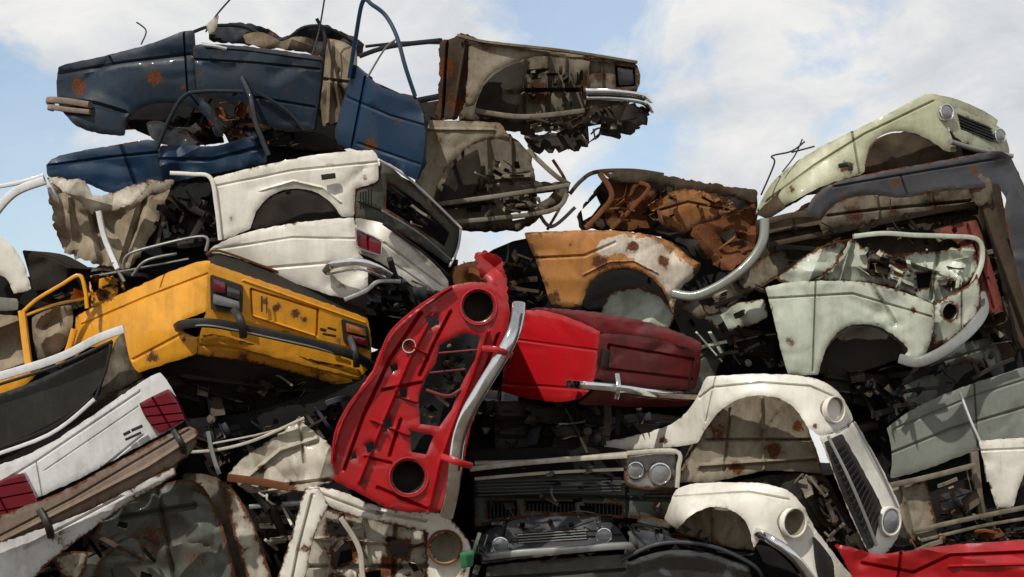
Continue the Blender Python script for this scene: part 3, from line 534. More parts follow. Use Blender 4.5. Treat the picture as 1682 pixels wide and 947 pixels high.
F_.panel('lower_apron',[(-60,936),(0,906),(120,848),(232,790),(288,766),(290,780),(200,832),(130,885),(60,940),(20,1000),(-60,1000)],'white2',d=-1.0,roll=.04,bulge=.02,sp=6,spots=[(100,880,30,.8),(220,805,20,.7)],wear=.9,creases=[([(40,900),(200,815)],3,.02)])
# ================================================================== G red front end on its side
G=Thing('wrecked_car',"bright red car front standing on its side, empty headlight holes",CARS,690,840,-.8)
G.panel('front_panel',[(738,470),(762,463),(808,463),(830,480),(839,508),(833,550),(800,636),(776,690),(764,745),(757,790),(743,838),(700,842),(640,838),(594,812),(549,790),(545,755),(553,705),(578,655),(612,610),(622,578),(642,543),(690,500)],'red',d=-1.2,roll=.05,dents=.01,sp=5,
 holes=[circ(786,503,25),circ(671,783,27),[(722,566),(764,546),(788,554),(780,590),(758,630),(742,672),(722,700),(690,696),(688,652),(700,620),(716,596)],[(674,706),(712,716),(700,746),(676,742)],[(700,522),(716,516),(722,530),(706,540)],[(628,690),(640,684),(644,700),(632,706)],[(640,600),(652,596),(654,606),(644,612)],[(600,730),(614,724),(616,738),(604,744)],[(575,745),(584,742),(586,752),(578,754)],[(656,640),(668,636),(668,652),(658,654)]],
 creases=[([(712,515),(672,590),(630,690),(590,790)],4,-.06),([(690,515),(640,590),(598,680),(566,770)],3,.05),([(800,545),(775,620),(745,695),(722,760),(706,830)],4,-.06),([(818,550),(784,640),(754,722),(740,810)],3,.05),([(630,640),(690,628)],3,.05),([(612,690),(672,715)],3,-.05),([(600,750),(642,760)],2.5,.04),([(740,512),(715,560),(690,615)],3,.05),([(658,690),(640,748)],3,.05),([(620,800),(700,835)],3,.04),([(660,560),(700,580)],2.5,-.04),([(652,650),(684,660)],2.5,-.04)],spots=[(655,830,10,.7),(600,790,10,.8),(640,640,10,.7),(690,560,10,.6),(700,790,12,.7),(570,760,8,.8)],wear=.6)
lamp(G,786,503,-1.22,27,(.15,.1,1),'grimeshade',name='headlight_socket',rim='red')
lamp(G,671,783,-1.22,29,(.15,.1,1),'grimeshade',name='headlight_socket',rim='red')
lamp(G,672,568,-1.24,10,(-.2,.1,1),'primer',name='lamp_socket',rim='cream')
G.panel('engine_bay',[(745,490),(815,490),(815,560),(790,630),(760,700),(740,820),(640,820),(570,770),(580,700),(640,600),(690,520)],'black',d=-.85,extr=.85,dents=.05,crum=.06,sp=9)  # dark backing slab, shade behind the front openings put into its colour
clutter(G,'radiator_debris',[(722,566),(788,554),(758,630),(722,700),(690,696),(700,620)],-1.1,-.95,34,('slate','grimeshade','black','primer'),.4)
G.bars('grille_bracket',[([(700,640,-1.19),(735,650,-1.2),(756,640,-1.19)],5,.03),([(706,612,-1.18),(764,606,-1.18)],3,.02),([(716,580,-1.18),(784,574,-1.18)],3,.02)],'redark')
G.bars('front_bumper',[([(852,502,-1.3),(850,524,-1.42),(840,554,-1.5),(818,594,-1.52),(792,636,-1.52),(768,678,-1.52),(753,722,-1.5),(747,770,-1.5),(743,805,-1.45),(734,845,-1.3)],21,.07)],'chrome',n=14,ex=3.)
G.bars('bumper_edge',[([(856,520,-1.42),(848,556,-1.5),(826,598,-1.52),(800,640,-1.52),(776,682,-1.52),(761,724,-1.5),(754,772,-1.5)],3,.09)],'rubber')
G.bars('bumper_bracket',[([(796,572,-1.5),(816,574,-1.56),(838,582,-1.5)],10,.05),([(728,750,-1.5),(750,758,-1.56),(772,764,-1.5)],10,.05)],'red')
G.panel('torn_fender_strip',[(780,415),(797,412),(824,424),(830,450),(836,500),(822,508),(806,486),(800,462),(786,455)],'red',d=-1.1,crum=.06,roll=.03,sp=5,rag=2)
G.bars('side_flange',[([(742,470,-1.22),(690,502,-1.24),(640,548,-1.24),(614,612,-1.24),(574,664,-1.24),(552,708,-1.24),(545,760,-1.22)],3.5,.06)],'red',ex=8)
# ================================================================== H red car behind
H=Thing('wrecked_car',"red saloon tail wedged beside an upright red front end",CARS,980,700,.3)
H.panel('shade_body_shell',[(850,530),(980,540),(1140,590),(1130,650),(960,670),(850,660)],'black',d=.05,extr=1.3,dents=.03,sp=14)
H.panel('rear_quarter_panel',[(848,514,0),(880,505,-.05),(940,522,-.25),(986,545,-.42),(984,575,-.42),(977,628,-.42),(958,654,-.38),(925,661,-.3),(870,656,-.1),(822,642,.05),(830,590,.05)],'red',bulge=.02,roll=.04,sp=6,dents=.012,creases=[([(835,556),(985,576)],2.5,.015),([(830,630),(970,640)],3,.02)],wear=.45)
H.panel('rear_panel',[(986,546,-.42),(1060,552,-.2),(1152,574,.1),(1150,605,.1),(1142,640,.1),(1060,638,-.2),(976,622,-.42)],'redark',roll=.03,sp=5,creases=[([(1000,566),(1140,590)],2.5,.035),([(1000,606),(1136,622)],2.5,.035),([(1000,566),(996,606)],2.5,.035)],spots=[(1060,600,30,.45)])
H.panel('boot_lid',[(868,506),(900,505),(980,512),(1050,524),(1120,546),(1152,562),(1153,576),(1060,555),(986,548),(940,524)],'redark',d=-.05,roll=.03,sp=5)
H.panel('lower_valance',[(976,640,-.4),(1060,655,-.2),(1138,658,.1),(1130,668,.1),(1040,668,-.1),(950,664,-.3)],'redark',sp=5)
H.bars('rear_bumper',[([(936,630,-.42),(960,632,-.55),(1013,637,-.5),(1080,646,-.28),(1140,650,0)],13,.06)],'chrome')
H.bars('bumper_overrider',[([(1014,616,-.5),(1016,636,-.56),(1013,652,-.5)],8,.04)],'chrome')
H.panel('tail_light_recess',[(990,572,-.44),(1002,574,-.41),(998,606,-.41),(986,604,-.44)],'grimeshade',extr=.03,r=2,sp=4)
frag(H,'floor_pan',930,700,120,3,.1,'grimeshade'); frag(H,'crushed_wing',1060,715,90,8,.2,'greygreen'); frag(H,'crushed_door',860,690,60,-8,.05,'black')
clutter(H,'underbody_debris',[(790,650),(1120,665),(1130,700),(1000,715),(980,750),(800,745)],-.15,.1,50,('black','grimeshade','grimeshade','brown','slate'),1.1,ang=5)
# ================================================================== I orange car
I=Thing('wrecked_car',"rusty orange car wreck with white filler patch and torn roof",CARS,1050,520,.8)
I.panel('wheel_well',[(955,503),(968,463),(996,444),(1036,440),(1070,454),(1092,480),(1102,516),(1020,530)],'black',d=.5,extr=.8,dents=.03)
I.panel('shade_body_shell',[(760,440),(850,385),(1000,390),(1200,400),(1240,420),(1200,480),(1110,520),(900,520),(800,500)],'black',d=.75,extr=1.0,dents=.05,sp=14)
I.panel('rear_quarter_panel',[(860,382),(900,380),(960,377),(1010,378),(1065,384),(1108,398),(1130,422),(1152,432),(1148,448),(1128,464),(1112,480),(1106,516),(1092,480),(1070,453),(1035,439),(995,443),(968,463),(955,503),(930,505),(905,500),(890,455),(875,415)],'orange',d=.15,bulge=.04,roll=.05,sp=5,dents=.02,crum=.02,creases=[([(876,424),(960,420),(1010,398)],3,.018),([(960,450),(1000,430),(1040,428),(1080,448)],2,-.015)],
  patch=[(978,400),(1008,384),(1066,388),(1126,428),(1150,440),(1128,466),(1106,510),(1094,480),(1075,452),(1040,424),(1008,416),(984,430)],spots=[(1150,445,16,1.1),(985,430,14,.9),(1040,405,12,.9),(910,490,14,.8),(1090,430,10,.9),(940,400,12,.6)])
I.panel('cabin_interior',[(950,352),(985,300),(1020,284),(1090,290),(1160,302),(1244,320),(1240,390),(1215,430),(1150,434),(1130,402),(1070,378),(960,374)],'grimeshade',d=.75,extr=.6,crum=.06,dents=.04,rag=3,sp=6,holes=[[(955,345),(985,315),(992,330),(975,352),(958,362)]],creases=[([(1050,300),(1040,370)],5,-.07),([(1000,340),(1080,350)],5,.07)])
I.panel('roof_skin',[(985,282),(1040,280),(1090,286),(1160,299),(1246,314),(1240,332),(1190,322),(1120,308),(1060,300),(1010,298)],'brown',d=.45,roll=.05,crum=.04,sp=5,rag=2,label="dark folded roof edge")
I.panel('rear_bulkhead',[(1010,300),(1060,302),(1078,312),(1060,350),(1066,376),(1004,376),(990,352)],'rust',d=.55,crum=.06,sp=5,rag=2,creases=[([(1030,302),(1020,374)],3,-.04)])
I.bars('roof_rail',[([(936,318,.5),(955,296,.5),(980,282,.5),(1040,280,.5),(1090,287,.5)],7,.07)],'brown')
I.bars('pillar',[([(985,284,.45),(1005,320,.45),(985,350,.45),(960,376,.4)],9,.06),([(1050,300,.4),(1065,310,.4),(1030,350,.4),(1004,376,.4)],7,.05),([(908,262,.6),(930,300,.6),(925,330,.6),(900,375,.5)],5,.05)],'rust',ex=8)
I.panel('inner_wheel_arch',[(1076,334),(1098,314),(1140,309),(1178,322),(1212,342),(1190,360),(1150,366),(1124,386),(1084,370)],'rustorange',d=.4,bulge=.1,crum=.03,sp=5,roll=.05,rag=1.5,creases=[([(1085,345),(1130,332),(1195,345)],3,.025)])
I.panel('crumpled_rear',[(1135,376),(1180,358),(1240,336),(1244,392),(1230,424),(1190,446),(1165,428),(1148,402)],'rust',d=.32,crum=.12,rag=3,sp=5,holes=[[(1180,385),(1205,375),(1212,395),(1190,405)]],spots=[(1190,390,25,.8)])
clutter(I,'torn_metal_debris',[(1000,330),(1080,300),(1236,330),(1236,400),(1190,450),(1140,400),(1060,372),(1000,370)],.2,.5,50,RS,.42,ang=130,wires=.2)
clutter(I,'boot_debris',[(760,430),(860,390),(900,500),(800,500)],.2,.7,40,('black','grimeshade','rust','brown'),.8)
I.panel('boot_floor',[(742,440),(770,428),(800,430),(810,470),(780,480),(745,470)],'rust',d=.3,crum=.05,sp=6)
I2=Thing('wrecked_car',"crushed pale green car squeezed below an orange wreck",CARS,1140,560,.8)
I2.panel('fender',[(985,515),(1000,480),(1040,468),(1080,478),(1112,515),(1100,540),(1040,535)],'pgreen',d=.38,crum=.05,sp=6,roll=.05,wear=1.)
I2.panel('door_panel',[(1155,520),(1190,500),(1256,490),(1262,520),(1240,534),(1185,546)],'pgreen',d=.2,crum=.06,sp=6,wear=.9)
I2.panel('shade_body_shell',[(900,510),(1000,530),(1085,500),(1100,440),(1250,400),(1270,530),(1300,600),(1160,620),(980,560)],'black',d=.6,extr=1.,dents=.06,sp=14)
I2.panel('roof_skin',[(1110,505),(1150,480),(1230,440),(1290,400),(1300,440),(1256,470),(1190,500),(1150,525)],'primer',d=.3,crum=.06,sp=6,wear=.9)
frag(I2,'crushed_wing',1190,590,80,-20,.3,'greygreen'); frag(I2,'crushed_door',1240,560,50,10,.25,'grimeshade')
clutter(I2,'crushed_debris',[(1100,500),(1260,440),(1280,600),(1160,600),(1120,540)],.15,.4,40,('black','grimeshade','black','pgreen','brown'),.7,ang=155)
I2.bars('bent_bumper',[([(1106,482,.05),(1140,486,.0),(1180,470,-.02),(1215,446,-.02),(1240,420,0),(1254,392,.02),(1256,360,.05)],16,.07)],'grey',ex=3)
# ================================================================== J olive green car
J=Thing('wrecked_car',"pale olive saloon front with twin headlights at the pile crest",CARS,1450,330,1.2)
J.panel('shade_body_shell',[(1290,320),(1420,270),(1520,200),(1560,215),(1640,240),(1640,262),(1440,300)],'black',d=1.0,extr=.9,dents=.02,sp=14)
J.panel('front_fender',[(1242,348,.9),(1255,318,.9),(1275,290,.85),(1335,246,.75),(1400,215,.68),(1460,186),(1516,155),(1540,154),(1550,175),(1556,205),(1572,248,.62),(1556,250),(1540,238),(1505,217),(1465,214),(1437,228),(1423,250),(1420,284),(1392,292),(1350,305),(1302,330),(1268,350,.9)],'ogreen',d=.62,bulge=.02,roll=.05,sp=6,dents=.009,creases=[([(1262,328),(1340,270),(1420,220),(1532,166)],2.5,.025),([(1400,218),(1412,286)],1.8,.03)],wear=.45,spots=[(1390,275,14,.8),(1300,310,12,.8)])
J.panel('bonnet',[(1514,155,.64),(1540,153,.64),(1600,172,.85),(1640,196,1.1),(1636,208,1.0),(1590,188,.8),(1545,172,.62)],'ogreen',roll=.02,sp=5)
J.panel('grille_panel',[(1541,166,.62),(1590,182,.78),(1640,204,.95),(1654,228,1.),(1659,252,1.),(1610,246,.8),(1562,224,.62)],'ogreen',roll=.02,sp=5,holes=[[(1572,186),(1626,208),(1634,232),(1578,212)]])
J.panel('grille_cavity',[(1568,182,.8),(1630,206,1.),(1640,238,1.),(1574,216,.8)],'black',extr=.1,sp=6)
slats(J,'grille',[(1572,186,.72),(1628,209,.9),(1634,234,.9),(1577,212,.72)],5,2.,.02,'slate')
lamp(J,1555,184,.6,14,(.55,.1,1),'glass'); lamp(J,1643,222,.93,12,(.55,.1,1),'glass')
J.bars('front_bumper',[([(1560,232,.55),(1600,244,.65),(1660,256,.85)],8,.06)],'alu')
J.panel('wheel_well',[(1420,284),(1425,250),(1440,228),(1468,216),(1505,219),(1542,240),(1575,256),(1500,274)],'brown',d=.85,extr=.3,crum=.04)
J.bars('wiper_linkage',[([(1250,320,.8),(1272,268,.75),(1268,256,.75),(1300,248,.75),(1322,232,.75)],3,.012),([(1285,282,.75),(1305,256,.75),(1318,228,.75)],2.5,.01),([(1300,250,.75),(1338,240,.75)],3,.012)],'rubber',ex=2)
J.bars('mirror',[([(1380,272,.55),(1395,270,.5),(1396,280,.5)],8,.05)],'rubber')
J.panel('windscreen_base',[(1240,352),(1275,318),(1300,296),(1345,306),(1310,330),(1262,360)],'brown',d=.75,crum=.06,sp=6)
# ================================================================== K big underside car
K=Thing('wrecked_car',"dark slate car on its side showing muddy brown underbody",CARS,1500,600,1.0)
K.panel('underbody',[(1243,360,.3),(1330,346,.3),(1362,316,.3),(1480,306,.35),(1590,290,.35),(1640,295,.4),(1662,400,.4),(1690,470,.4),(1740,600,.4),(1600,592),(1540,560),(1460,430),(1360,400),(1300,430),(1260,470),(1245,410)],'brown',d=.35,extr=.9,crum=.04,dents=.03,sp=6,creases=[([(1255,385),(1400,358),(1600,330)],5,-.08),([(1480,345),(1500,390)],4,-.06),([(1380,372),(1560,348)],4,.07),([(1600,300),(1650,480)],5,-.08),([(1550,400),(1640,600)],6,-.08),([(1540,330),(1556,380)],4,-.06),([(1300,352),(1310,400)],4,-.05)])
K.panel('front_fender',[(1322,350),(1334,322),(1366,299),(1440,282),(1560,261),(1620,249),(1648,247),(1666,264,.2),(1700,350,.2),(1700,410,.2),(1668,356),(1640,302),(1604,310),(1550,312),(1500,322),(1474,326),(1440,318),(1400,320),(1366,334),(1346,360)],'slate',d=.0,roll=.05,sp=5,dents=.01,creases=[([(1372,306),(1560,274),(1644,260)],2.5,.02),([(1480,290),(1490,318)],1.6,.02)],spots=[(1470,300,14,.8),(1600,280,14,.8),(1380,320,12,.8)],wear=.7)
K.bars('chassis_rail',[([(1608,300,.1),(1622,340,.1),(1650,420,.1),(1690,530,.1)],22,.1),([(1244,368,.15),(1300,354,.15),(1340,352,.1)],11,.07),([(1262,402,.2),(1400,374,.2),(1500,354,.2),(1604,334,.2)],9,.07)],'brown',ex=8)
K.panel('suspension_mount',[(1590,290),(1612,282),(1630,298),(1628,332),(1606,340),(1594,316)],'primer',d=.02,crum=.03,sp=5,rag=2)
K.panel('wheel_arch',[(1346,366),(1368,334),(1420,318),(1480,324),(1590,308),(1604,344),(1500,352),(1420,365),(1350,380)],'primer',d=.22,crum=.03,dents=.03,sp=6,creases=[([(1360,354),(1440,344),(1590,330)],3,.04),([(1440,322),(1446,362)],3,-.04),([(1530,318),(1536,352)],3,-.04)],spots=[(1400,350,20,.9),(1540,340,20,.9),(1470,345,14,.8)])
K.panel('red_inner_panel',[(1530,378),(1566,368),(1604,360),(1626,425),(1648,500),(1644,516),(1612,516),(1606,450),(1580,400)],'redfade',d=.12,dents=.006,sp=6,creases=[([(1590,372),(1632,506)],2.5,.03)],wear=.8,label="exposed faded red inner panel")
K.panel('side_skin',[(1644,340),(1664,300),(1700,360),(1745,480),(1745,600),(1700,600),(1680,480)],'slate',d=.0,crum=.02,sp=7)
clutter(K,'underbody_debris',[(1250,380),(1340,366),(1600,345),(1650,440),(1680,580),(1600,560),(1560,400),(1400,390),(1260,450)],.14,.3,56,('brown','grimeshade','primer','black'),.7,ang=168)
K.bars('hose',[([(1462,326,.0),(1468,366,.0),(1500,400,.0)],2,.01)],'rubber',ex=2)
# ================================================================== L pale green front
L_=Thing('wrecked_car',"pale green car front with open engine bay and bent bumper",CARS,1420,620,.2)
L_.panel('shade_body_shell',[(1290,480),(1380,440),(1590,440),(1600,520),(1520,590),(1360,600),(1300,600)],'black',d=.2,extr=1.,dents=.04,sp=14)
L_.panel('front_fender',[(1256,471),(1300,462),(1370,460),(1430,463),(1500,484),(1533,500),(1537,528),(1525,575),(1512,596),(1484,590),(1492,572),(1470,550),(1440,534),(1402,530),(1372,547),(1353,580),(1344,616),(1294,615),(1281,570),(1268,510)],'pgreen',d=-.2,bulge=.02,roll=.05,sp=5,dents=.018,crum=.025,creases=[([(1262,490),(1400,482),(1530,520)],2.5,.025),([(1340,462),(1335,610)],1.8,.03),([(1430,465),(1470,530)],4,.04)],wear=.55,spots=[(1300,560,12,.8),(1500,510,12,.8)])
L_.panel('wheel_well',[(1344,614),(1355,580),(1374,550),(1404,534),(1440,538),(1478,560),(1488,584),(1420,612)],'grimeshade',d=.05,extr=.2,crum=.05)
L_.panel('inner_wing',[(1300,462),(1340,432),(1366,408),(1400,392),(1420,410),(1480,420),(1600,402),(1606,445),(1566,490),(1534,504),(1500,484),(1430,463)],'pgreen',d=.12,crum=.09,dents=.03,rag=2,sp=5,wear=.9,holes=[[(1430,428),(1465,432),(1455,452),(1425,450)],[(1505,450),(1530,446),(1528,472),(1508,474)]],creases=[([(1400,395),(1380,460)],4,-.07),([(1460,425),(1540,450)],4,.08),([(1420,440),(1500,470)],4,-.05),([(1540,420),(1530,490)],4,.06)],spots=[(1480,440,24,.9),(1350,440,18,.8),(1560,460,16,.8)])
L_.panel('crushed_bonnet',[(1268,456),(1300,440),(1340,405),(1372,400),(1396,392),(1380,430),(1340,462),(1300,470)],'pgreen',d=-.02,crum=.09,sp=5,wear=.9,rag=2)
L_.bars('engine_bay_frame',[([(1402,388,-.05),(1450,383,-.03),(1500,386,0),(1560,388,.05),(1606,394,.1),(1612,430,.1),(1594,474,0)],8,.05)],'pgreen',ex=8)
clutter(L_,'engine_bay_debris',[(1400,400),(1600,410),(1600,450),(1550,495),(1500,480),(1400,450)],-.05,.1,34,('primer','cream','pgreen','grimeshade'),.38,ang=20)
L_.bars('front_bumper',[([(1482,590,-.2),(1510,594,-.32),(1550,576,-.3),(1590,545,-.2),(1614,512,-.05),(1610,484,.1)],17,.07)],'alu')
L_.panel('headlight_panel',[(1532,500),(1562,482),(1590,470),(1606,448),(1612,490),(1606,520),(1560,560),(1530,572)],'pgreen',d=-.1,crum=.05,roll=.03,sp=5,wear=.9,holes=[circ(1560,512,13,14)],creases=[([(1580,480),(1580,540)],2,.03)])
lamp(L_,1560,512,-.1,15,(.5,-.2,1),'grimeshade',name='headlight_socket',rim='alu')
# ================================================================== M white fender with grille
Mc=Thing('wrecked_car',"white saloon front with tan wheel arch and black grille",CARS,1280,800,-.2)
Mc.panel('shade_body_shell',[(830,680),(960,690),(1120,700),(1300,690),(1350,800),(1200,800),(1000,770),(830,760)],'black',d=.1,extr=1.1,dents=.04,sp=14)
Mc.panel('front_fender',[(990,726,0),(1060,712,-.1),(1108,696,-.25),(1138,666,-.4),(1150,640,-.45),(1160,618,-.5),(1240,613,-.6),(1320,616,-.65),(1364,630,-.7),(1388,656,-.65),(1402,690,-.6),(1382,706,-.7),(1348,716,-.75),(1326,702,-.75),(1312,677,-.7),(1290,656,-.7),(1258,648,-.7),(1222,651,-.65),(1190,667,-.6),(1165,694,-.5),(1146,728,-.4),(1090,736,-.2),(995,740,0)],'white',roll=.04,bulge=.02,sp=5,dents=.01,creases=[([(1150,652),(1170,636),(1250,628),(1330,634),(1372,652)],2.5,.03),([(1175,620),(1160,690)],1.6,.02)],wear=.5,spots=[(1090,722,14,.9),(1340,700,10,.8),(1180,670,8,.7)])
Mc.panel('wheel_arch',[(1112,792),(1128,765),(1146,726),(1165,692),(1190,664),(1225,647),(1262,645),(1292,654),(1314,677),(1330,708),(1348,760),(1352,778),(1290,772),(1240,774),(1180,792)],'tan',d=-.35,extr=.4,crum=.02,dents=.03,sp=5,creases=[([(1160,722),(1330,722)],3,.04),([(1250,655),(1256,770)],4,-.05),([(1150,765),(1340,752)],4,-.05),([(1200,670),(1190,770)],3,.03)],spots=[(1270,740,16,1.2),(1210,770,16,1.),(1310,700,12,.9),(1180,710,14,.7)])
Mc.panel('front_panel',[(1346,716,-.76),(1382,706,-.7),(1404,690,-.6),(1440,752,-.52),(1468,806,-.48),(1482,840,-.45),(1479,880,-.5),(1446,919,-.65),(1427,912,-.75),(1386,820,-.78)],'white',roll=.03,sp=5,wear=.6)
Mc.panel('grille',[(1354,726,-.8),(1384,712,-.74),(1428,790,-.68),(1452,838,-.6),(1440,868,-.68),(1436,900,-.74),(1424,902,-.78),(1386,816,-.82)],'rubber',extr=.04,sp=6,r=3)
Mc.bars('grille_trim',[([(1360,716,-.84),(1392,780,-.86),(1418,840,-.84),(1440,896,-.8)],5,.02),([(1404,694,-.66),(1440,760,-.6),(1474,834,-.54)],4,.02)],'alu')
slats(Mc,'grille_slats',[(1358,728,-.85),(1382,716,-.78),(1448,842,-.66),(1430,896,-.82)],16,1.6,.02,'grimeshade')
lamp(Mc,1373,672,-.74,20,(.75,.05,1),'tan',name='headlight_socket',rim='white')
lamp(Mc,1463,856,-.6,22,(.75,.05,1),'glass',rim='white')
Mc.panel('underbody',[(1180,796),(1290,775),(1356,780),(1400,860),(1430,920),(1340,900),(1260,800)],'grimeshade',d=-.3,extr=.7,crum=.05)
frag(Mc,'crushed_door',1330,840,45,60,-.4,'greygreen')
clutter(Mc,'underbody_debris',[(1300,780),(1356,782),(1395,850),(1420,915),(1350,880)],-.6,-.35,36,('grimeshade','black','primer','brown'),.6,ang=60)
# ================================================================== N grey car right
Nc=Thing('wrecked_car',"grey green saloon flank wedged under the muddy underbody wreck",CARS,1580,780,.3)
Nc.panel('door_panel',[(1456,702),(1500,670),(1580,634),(1740,585),(1740,700),(1682,716),(1600,738),(1520,772),(1462,786),(1466,740)],'grey',d=.0,roll=.03,sp=7,dents=.008,creases=[([(1462,745),(1560,705),(1740,652)],3,.025),([(1470,704),(1600,650),(1740,606)],2.5,.015),([(1600,628),(1606,736)],1.6,.02)],wear=.4)
Nc.panel('shade_body_shell',[(1440,600),(1540,600),(1740,560),(1740,760),(1600,800),(1450,790)],'black',d=.3,extr=1.2,dents=.05,sp=14)
frag(Nc,'floor_pan',1430,640,80,10,.1,'grimeshade'); frag(Nc,'crushed_wing',1560,610,90,-15,.15,'greygreen'); frag(Nc,'crushed_door',1390,600,50,-30,.2,'grimeshade')
clutter(Nc,'crushed_debris',[(1360,600),(1540,600),(1690,570),(1690,590),(1560,635),(1450,695),(1400,660)],-.1,.1,40,DK,.9,ang=158)
Nc.bars('window_frame',[([(1576,643,-.1),(1594,690,-.12),(1614,738,-.12),(1622,790,-.1)],4,.04)],'white2')
O2=Thing('wrecked_car',"white car fender poking out of dark tangled frames",CARS,1640,850,.2)
O2.panel('front_fender',[(1607,724),(1650,720),(1745,716),(1745,760),(1700,762),(1676,785),(1666,832),(1636,836),(1624,790)],'white',d=-.2,bulge=.02,roll=.04,sp=6,creases=[([(1612,740),(1745,734)],2.5,.015)])
O2.panel('wheel_well',[(1666,832),(1678,788),(1702,765),(1745,762),(1745,840)],'grimeshade',d=.05,extr=.3,crum=.04)
O2.panel('shade_body_shell',[(1450,785),(1600,745),(1620,840),(1745,830),(1745,910),(1480,920)],'black',d=.1,extr=1.2,dents=.05,sp=14)
O2.panel('floor_pan',[(1452,800),(1500,788),(1522,790),(1544,884),(1500,892),(1464,880)],'tan',d=-.25,crum=.02,sp=6,wear=.9,creases=[([(1480,796),(1500,888)],4,-.04)])
O2.bars('frame_rail',[([(1462,797,-.3),(1530,782,-.3),(1600,764,-.3)],8,.05),([(1500,872,-.3),(1600,850,-.3),(1720,826,-.3)],7,.05),([(1510,888,-.3),(1620,862,-.3),(1720,846,-.3)],5,.04),([(1600,742,-.2),(1606,800,-.2),(1612,842,-.2)],12,.06)],'primer',ex=8)
frag(O2,'crushed_door',1570,820,40,-15,-.1,'slate')
clutter(O2,'tangled_debris',[(1540,790),(1600,770),(1620,845),(1690,850),(1690,888),(1540,890)],-.25,.1,36,('black','grimeshade','primer','brown'),.8,ang=165)
# ================================================================== O dark front centre-bottom
O=Thing('wrecked_car',"black saloon front with pale grille frame and round headlights",CARS,940,860,.0)
O.panel('shade_body_shell',[(770,740),(1000,730),(1120,760),(1120,860),(780,880)],'black',d=-.1,extr=1.2,dents=.03,sp=14)
O.bars('grille_frame',[([(772,770,-.4),(860,760,-.4),(960,752,-.4),(1030,748,-.4)],8,.05),([(780,786,-.35),(900,776,-.35),(1024,770,-.35)],5,.04),([(1030,744,-.42),(1110,741,-.42),(1114,770,-.42),(1112,800,-.42)],7,.05),([(780,760,-.3),(900,756,-.3),(1030,744,-.3)],5,.1)],'cream',ex=8)
O.panel('headlight_panel',[(1024,745),(1110,742),(1114,800),(1060,806),(1026,796)],'alu',d=-.36,extr=.06,sp=5,r=5,crum=.02,wear=.9,holes=[circ(1044,772,12,14),circ(1084,778,16,18)])
lamp(O,1044,772,-.38,13,(.1,0,1),'glass'); lamp(O,1084,778,-.38,17,(.1,0,1),'glass')
O.panel('grille_panel',[(778,782),(900,776),(1024,780),(1070,806),(1112,806),(1110,850),(1000,852),(880,845),(780,866)],'greygreen',d=-.25,crum=.02,dents=.02,sp=6,holes=[[(800,824),(848,822),(850,846),(802,852)],[(862,822),(944,824),(944,842),(864,838)],[(960,826),(1022,830),(1020,846),(962,842)]],creases=[([(780,812),(1110,820)],4,.06),([(1030,800),(1030,850)],3,.04),([(1060,812),(1106,812)],2,.03)],wear=.9,spots=[(1080,830,14,.9)])
slats(O,'grille',[(785,788,-.32),(1020,782,-.32),(1020,808,-.32),(785,816,-.32)],5,2.5,.02,'slate')
slats(O,'radiator_core',[(802,826,-.2),(1020,828,-.2),(1020,846,-.2),(802,848,-.2)],34,2,.02,'slate',True)
clutter(O,'grille_debris',[(780,765),(1020,760),(1110,810),(1105,850),(790,860)],-.4,-.28,26,('black','slate','greygreen','primer'),.45,ang=2)
# ================================================================== Q dark cars bottom
Q=Thing('wrecked_car',"dark grey green saloon with dented bumper, mostly buried",CARS,900,947,-.4)
Q.panel('bonnet',[(788,880,-.5),(820,860,-.5),(870,848,-.4),(940,846,-.4),(1000,852,-.4),(1028,880,-.5),(1032,900,-.6),(900,912,-.65),(790,926,-.6)],'slate',roll=.05,crum=.02,sp=6,creases=[([(830,862),(820,912)],2.5,.03),([(980,854),(1000,898)],2.5,.03),([(800,890),(1028,876)],2.5,-.03)],holes=[[(850,876),(960,868),(964,884),(852,892)]])
slats(Q,'grille',[(850,876,-.55),(962,868,-.55),(964,886,-.55),(852,893,-.55)],4,2,.02,'alu')
lamp(Q,822,896,-.66,13,(-.1,0,1),'glass'); lamp(Q,992,880,-.66,12,(.1,0,1),'glass')
Q.bars('front_bumper',[([(795,914,-.7),(850,908,-.75),(940,902,-.75),(1028,896,-.7),(1032,906,-.6)],11,.06)],'alu')
Q.panel('shade_body_shell',[(760,900),(900,915),(1030,905),(1100,890),(1240,900),(1260,1000),(760,1000)],'black',d=-.4,extr=1.2,dents=.04,sp=14)
Q.panel('bumper_apron',[(800,930),(900,918),(1026,910),(1040,940),(1040,1000),(790,1000)],'greygreen',d=-.55,crum=.02,sp=7,creases=[([(800,950),(1036,935)],3,.04)])
clutter(Q,'engine_debris',[(790,850),(1010,845),(1050,862),(1040,870),(800,875)],-.6,-.5,24,('black','slate','grimeshade','primer','alu'),.4,ang=175)
Q2=Thing('wrecked_car',"black car with arched windscreen frame under other wrecks",CARS,1140,947,-.5)
Q2.panel('windscreen',[(1030,922),(1090,902),(1160,904),(1230,930),(1250,1000),(1020,1000)],'glass',d=-.6,roll=.03,sp=8,bulge=.04)
Q2.bars('windscreen_frame',[([(1020,920,-.65),(1070,896,-.68),(1120,890,-.7),(1180,900,-.7),(1240,930,-.68),(1256,960,-.6)],6,.05)],'slate')
Q2.panel('bonnet_edge',[(1036,868),(1080,874),(1120,888),(1100,894),(1060,898),(1030,908)],'slate',d=-.6,crum=.03,sp=5)
frag(Q2,'crushed_door',1080,870,50,15,-.45,'greygreen')
clutter(Q2,'roof_debris',[(1030,850),(1100,855),(1225,880),(1240,915),(1120,900),(1030,910)],-.6,-.4,46,('black','grimeshade','rust','slate','greygreen'),.55,ang=10)
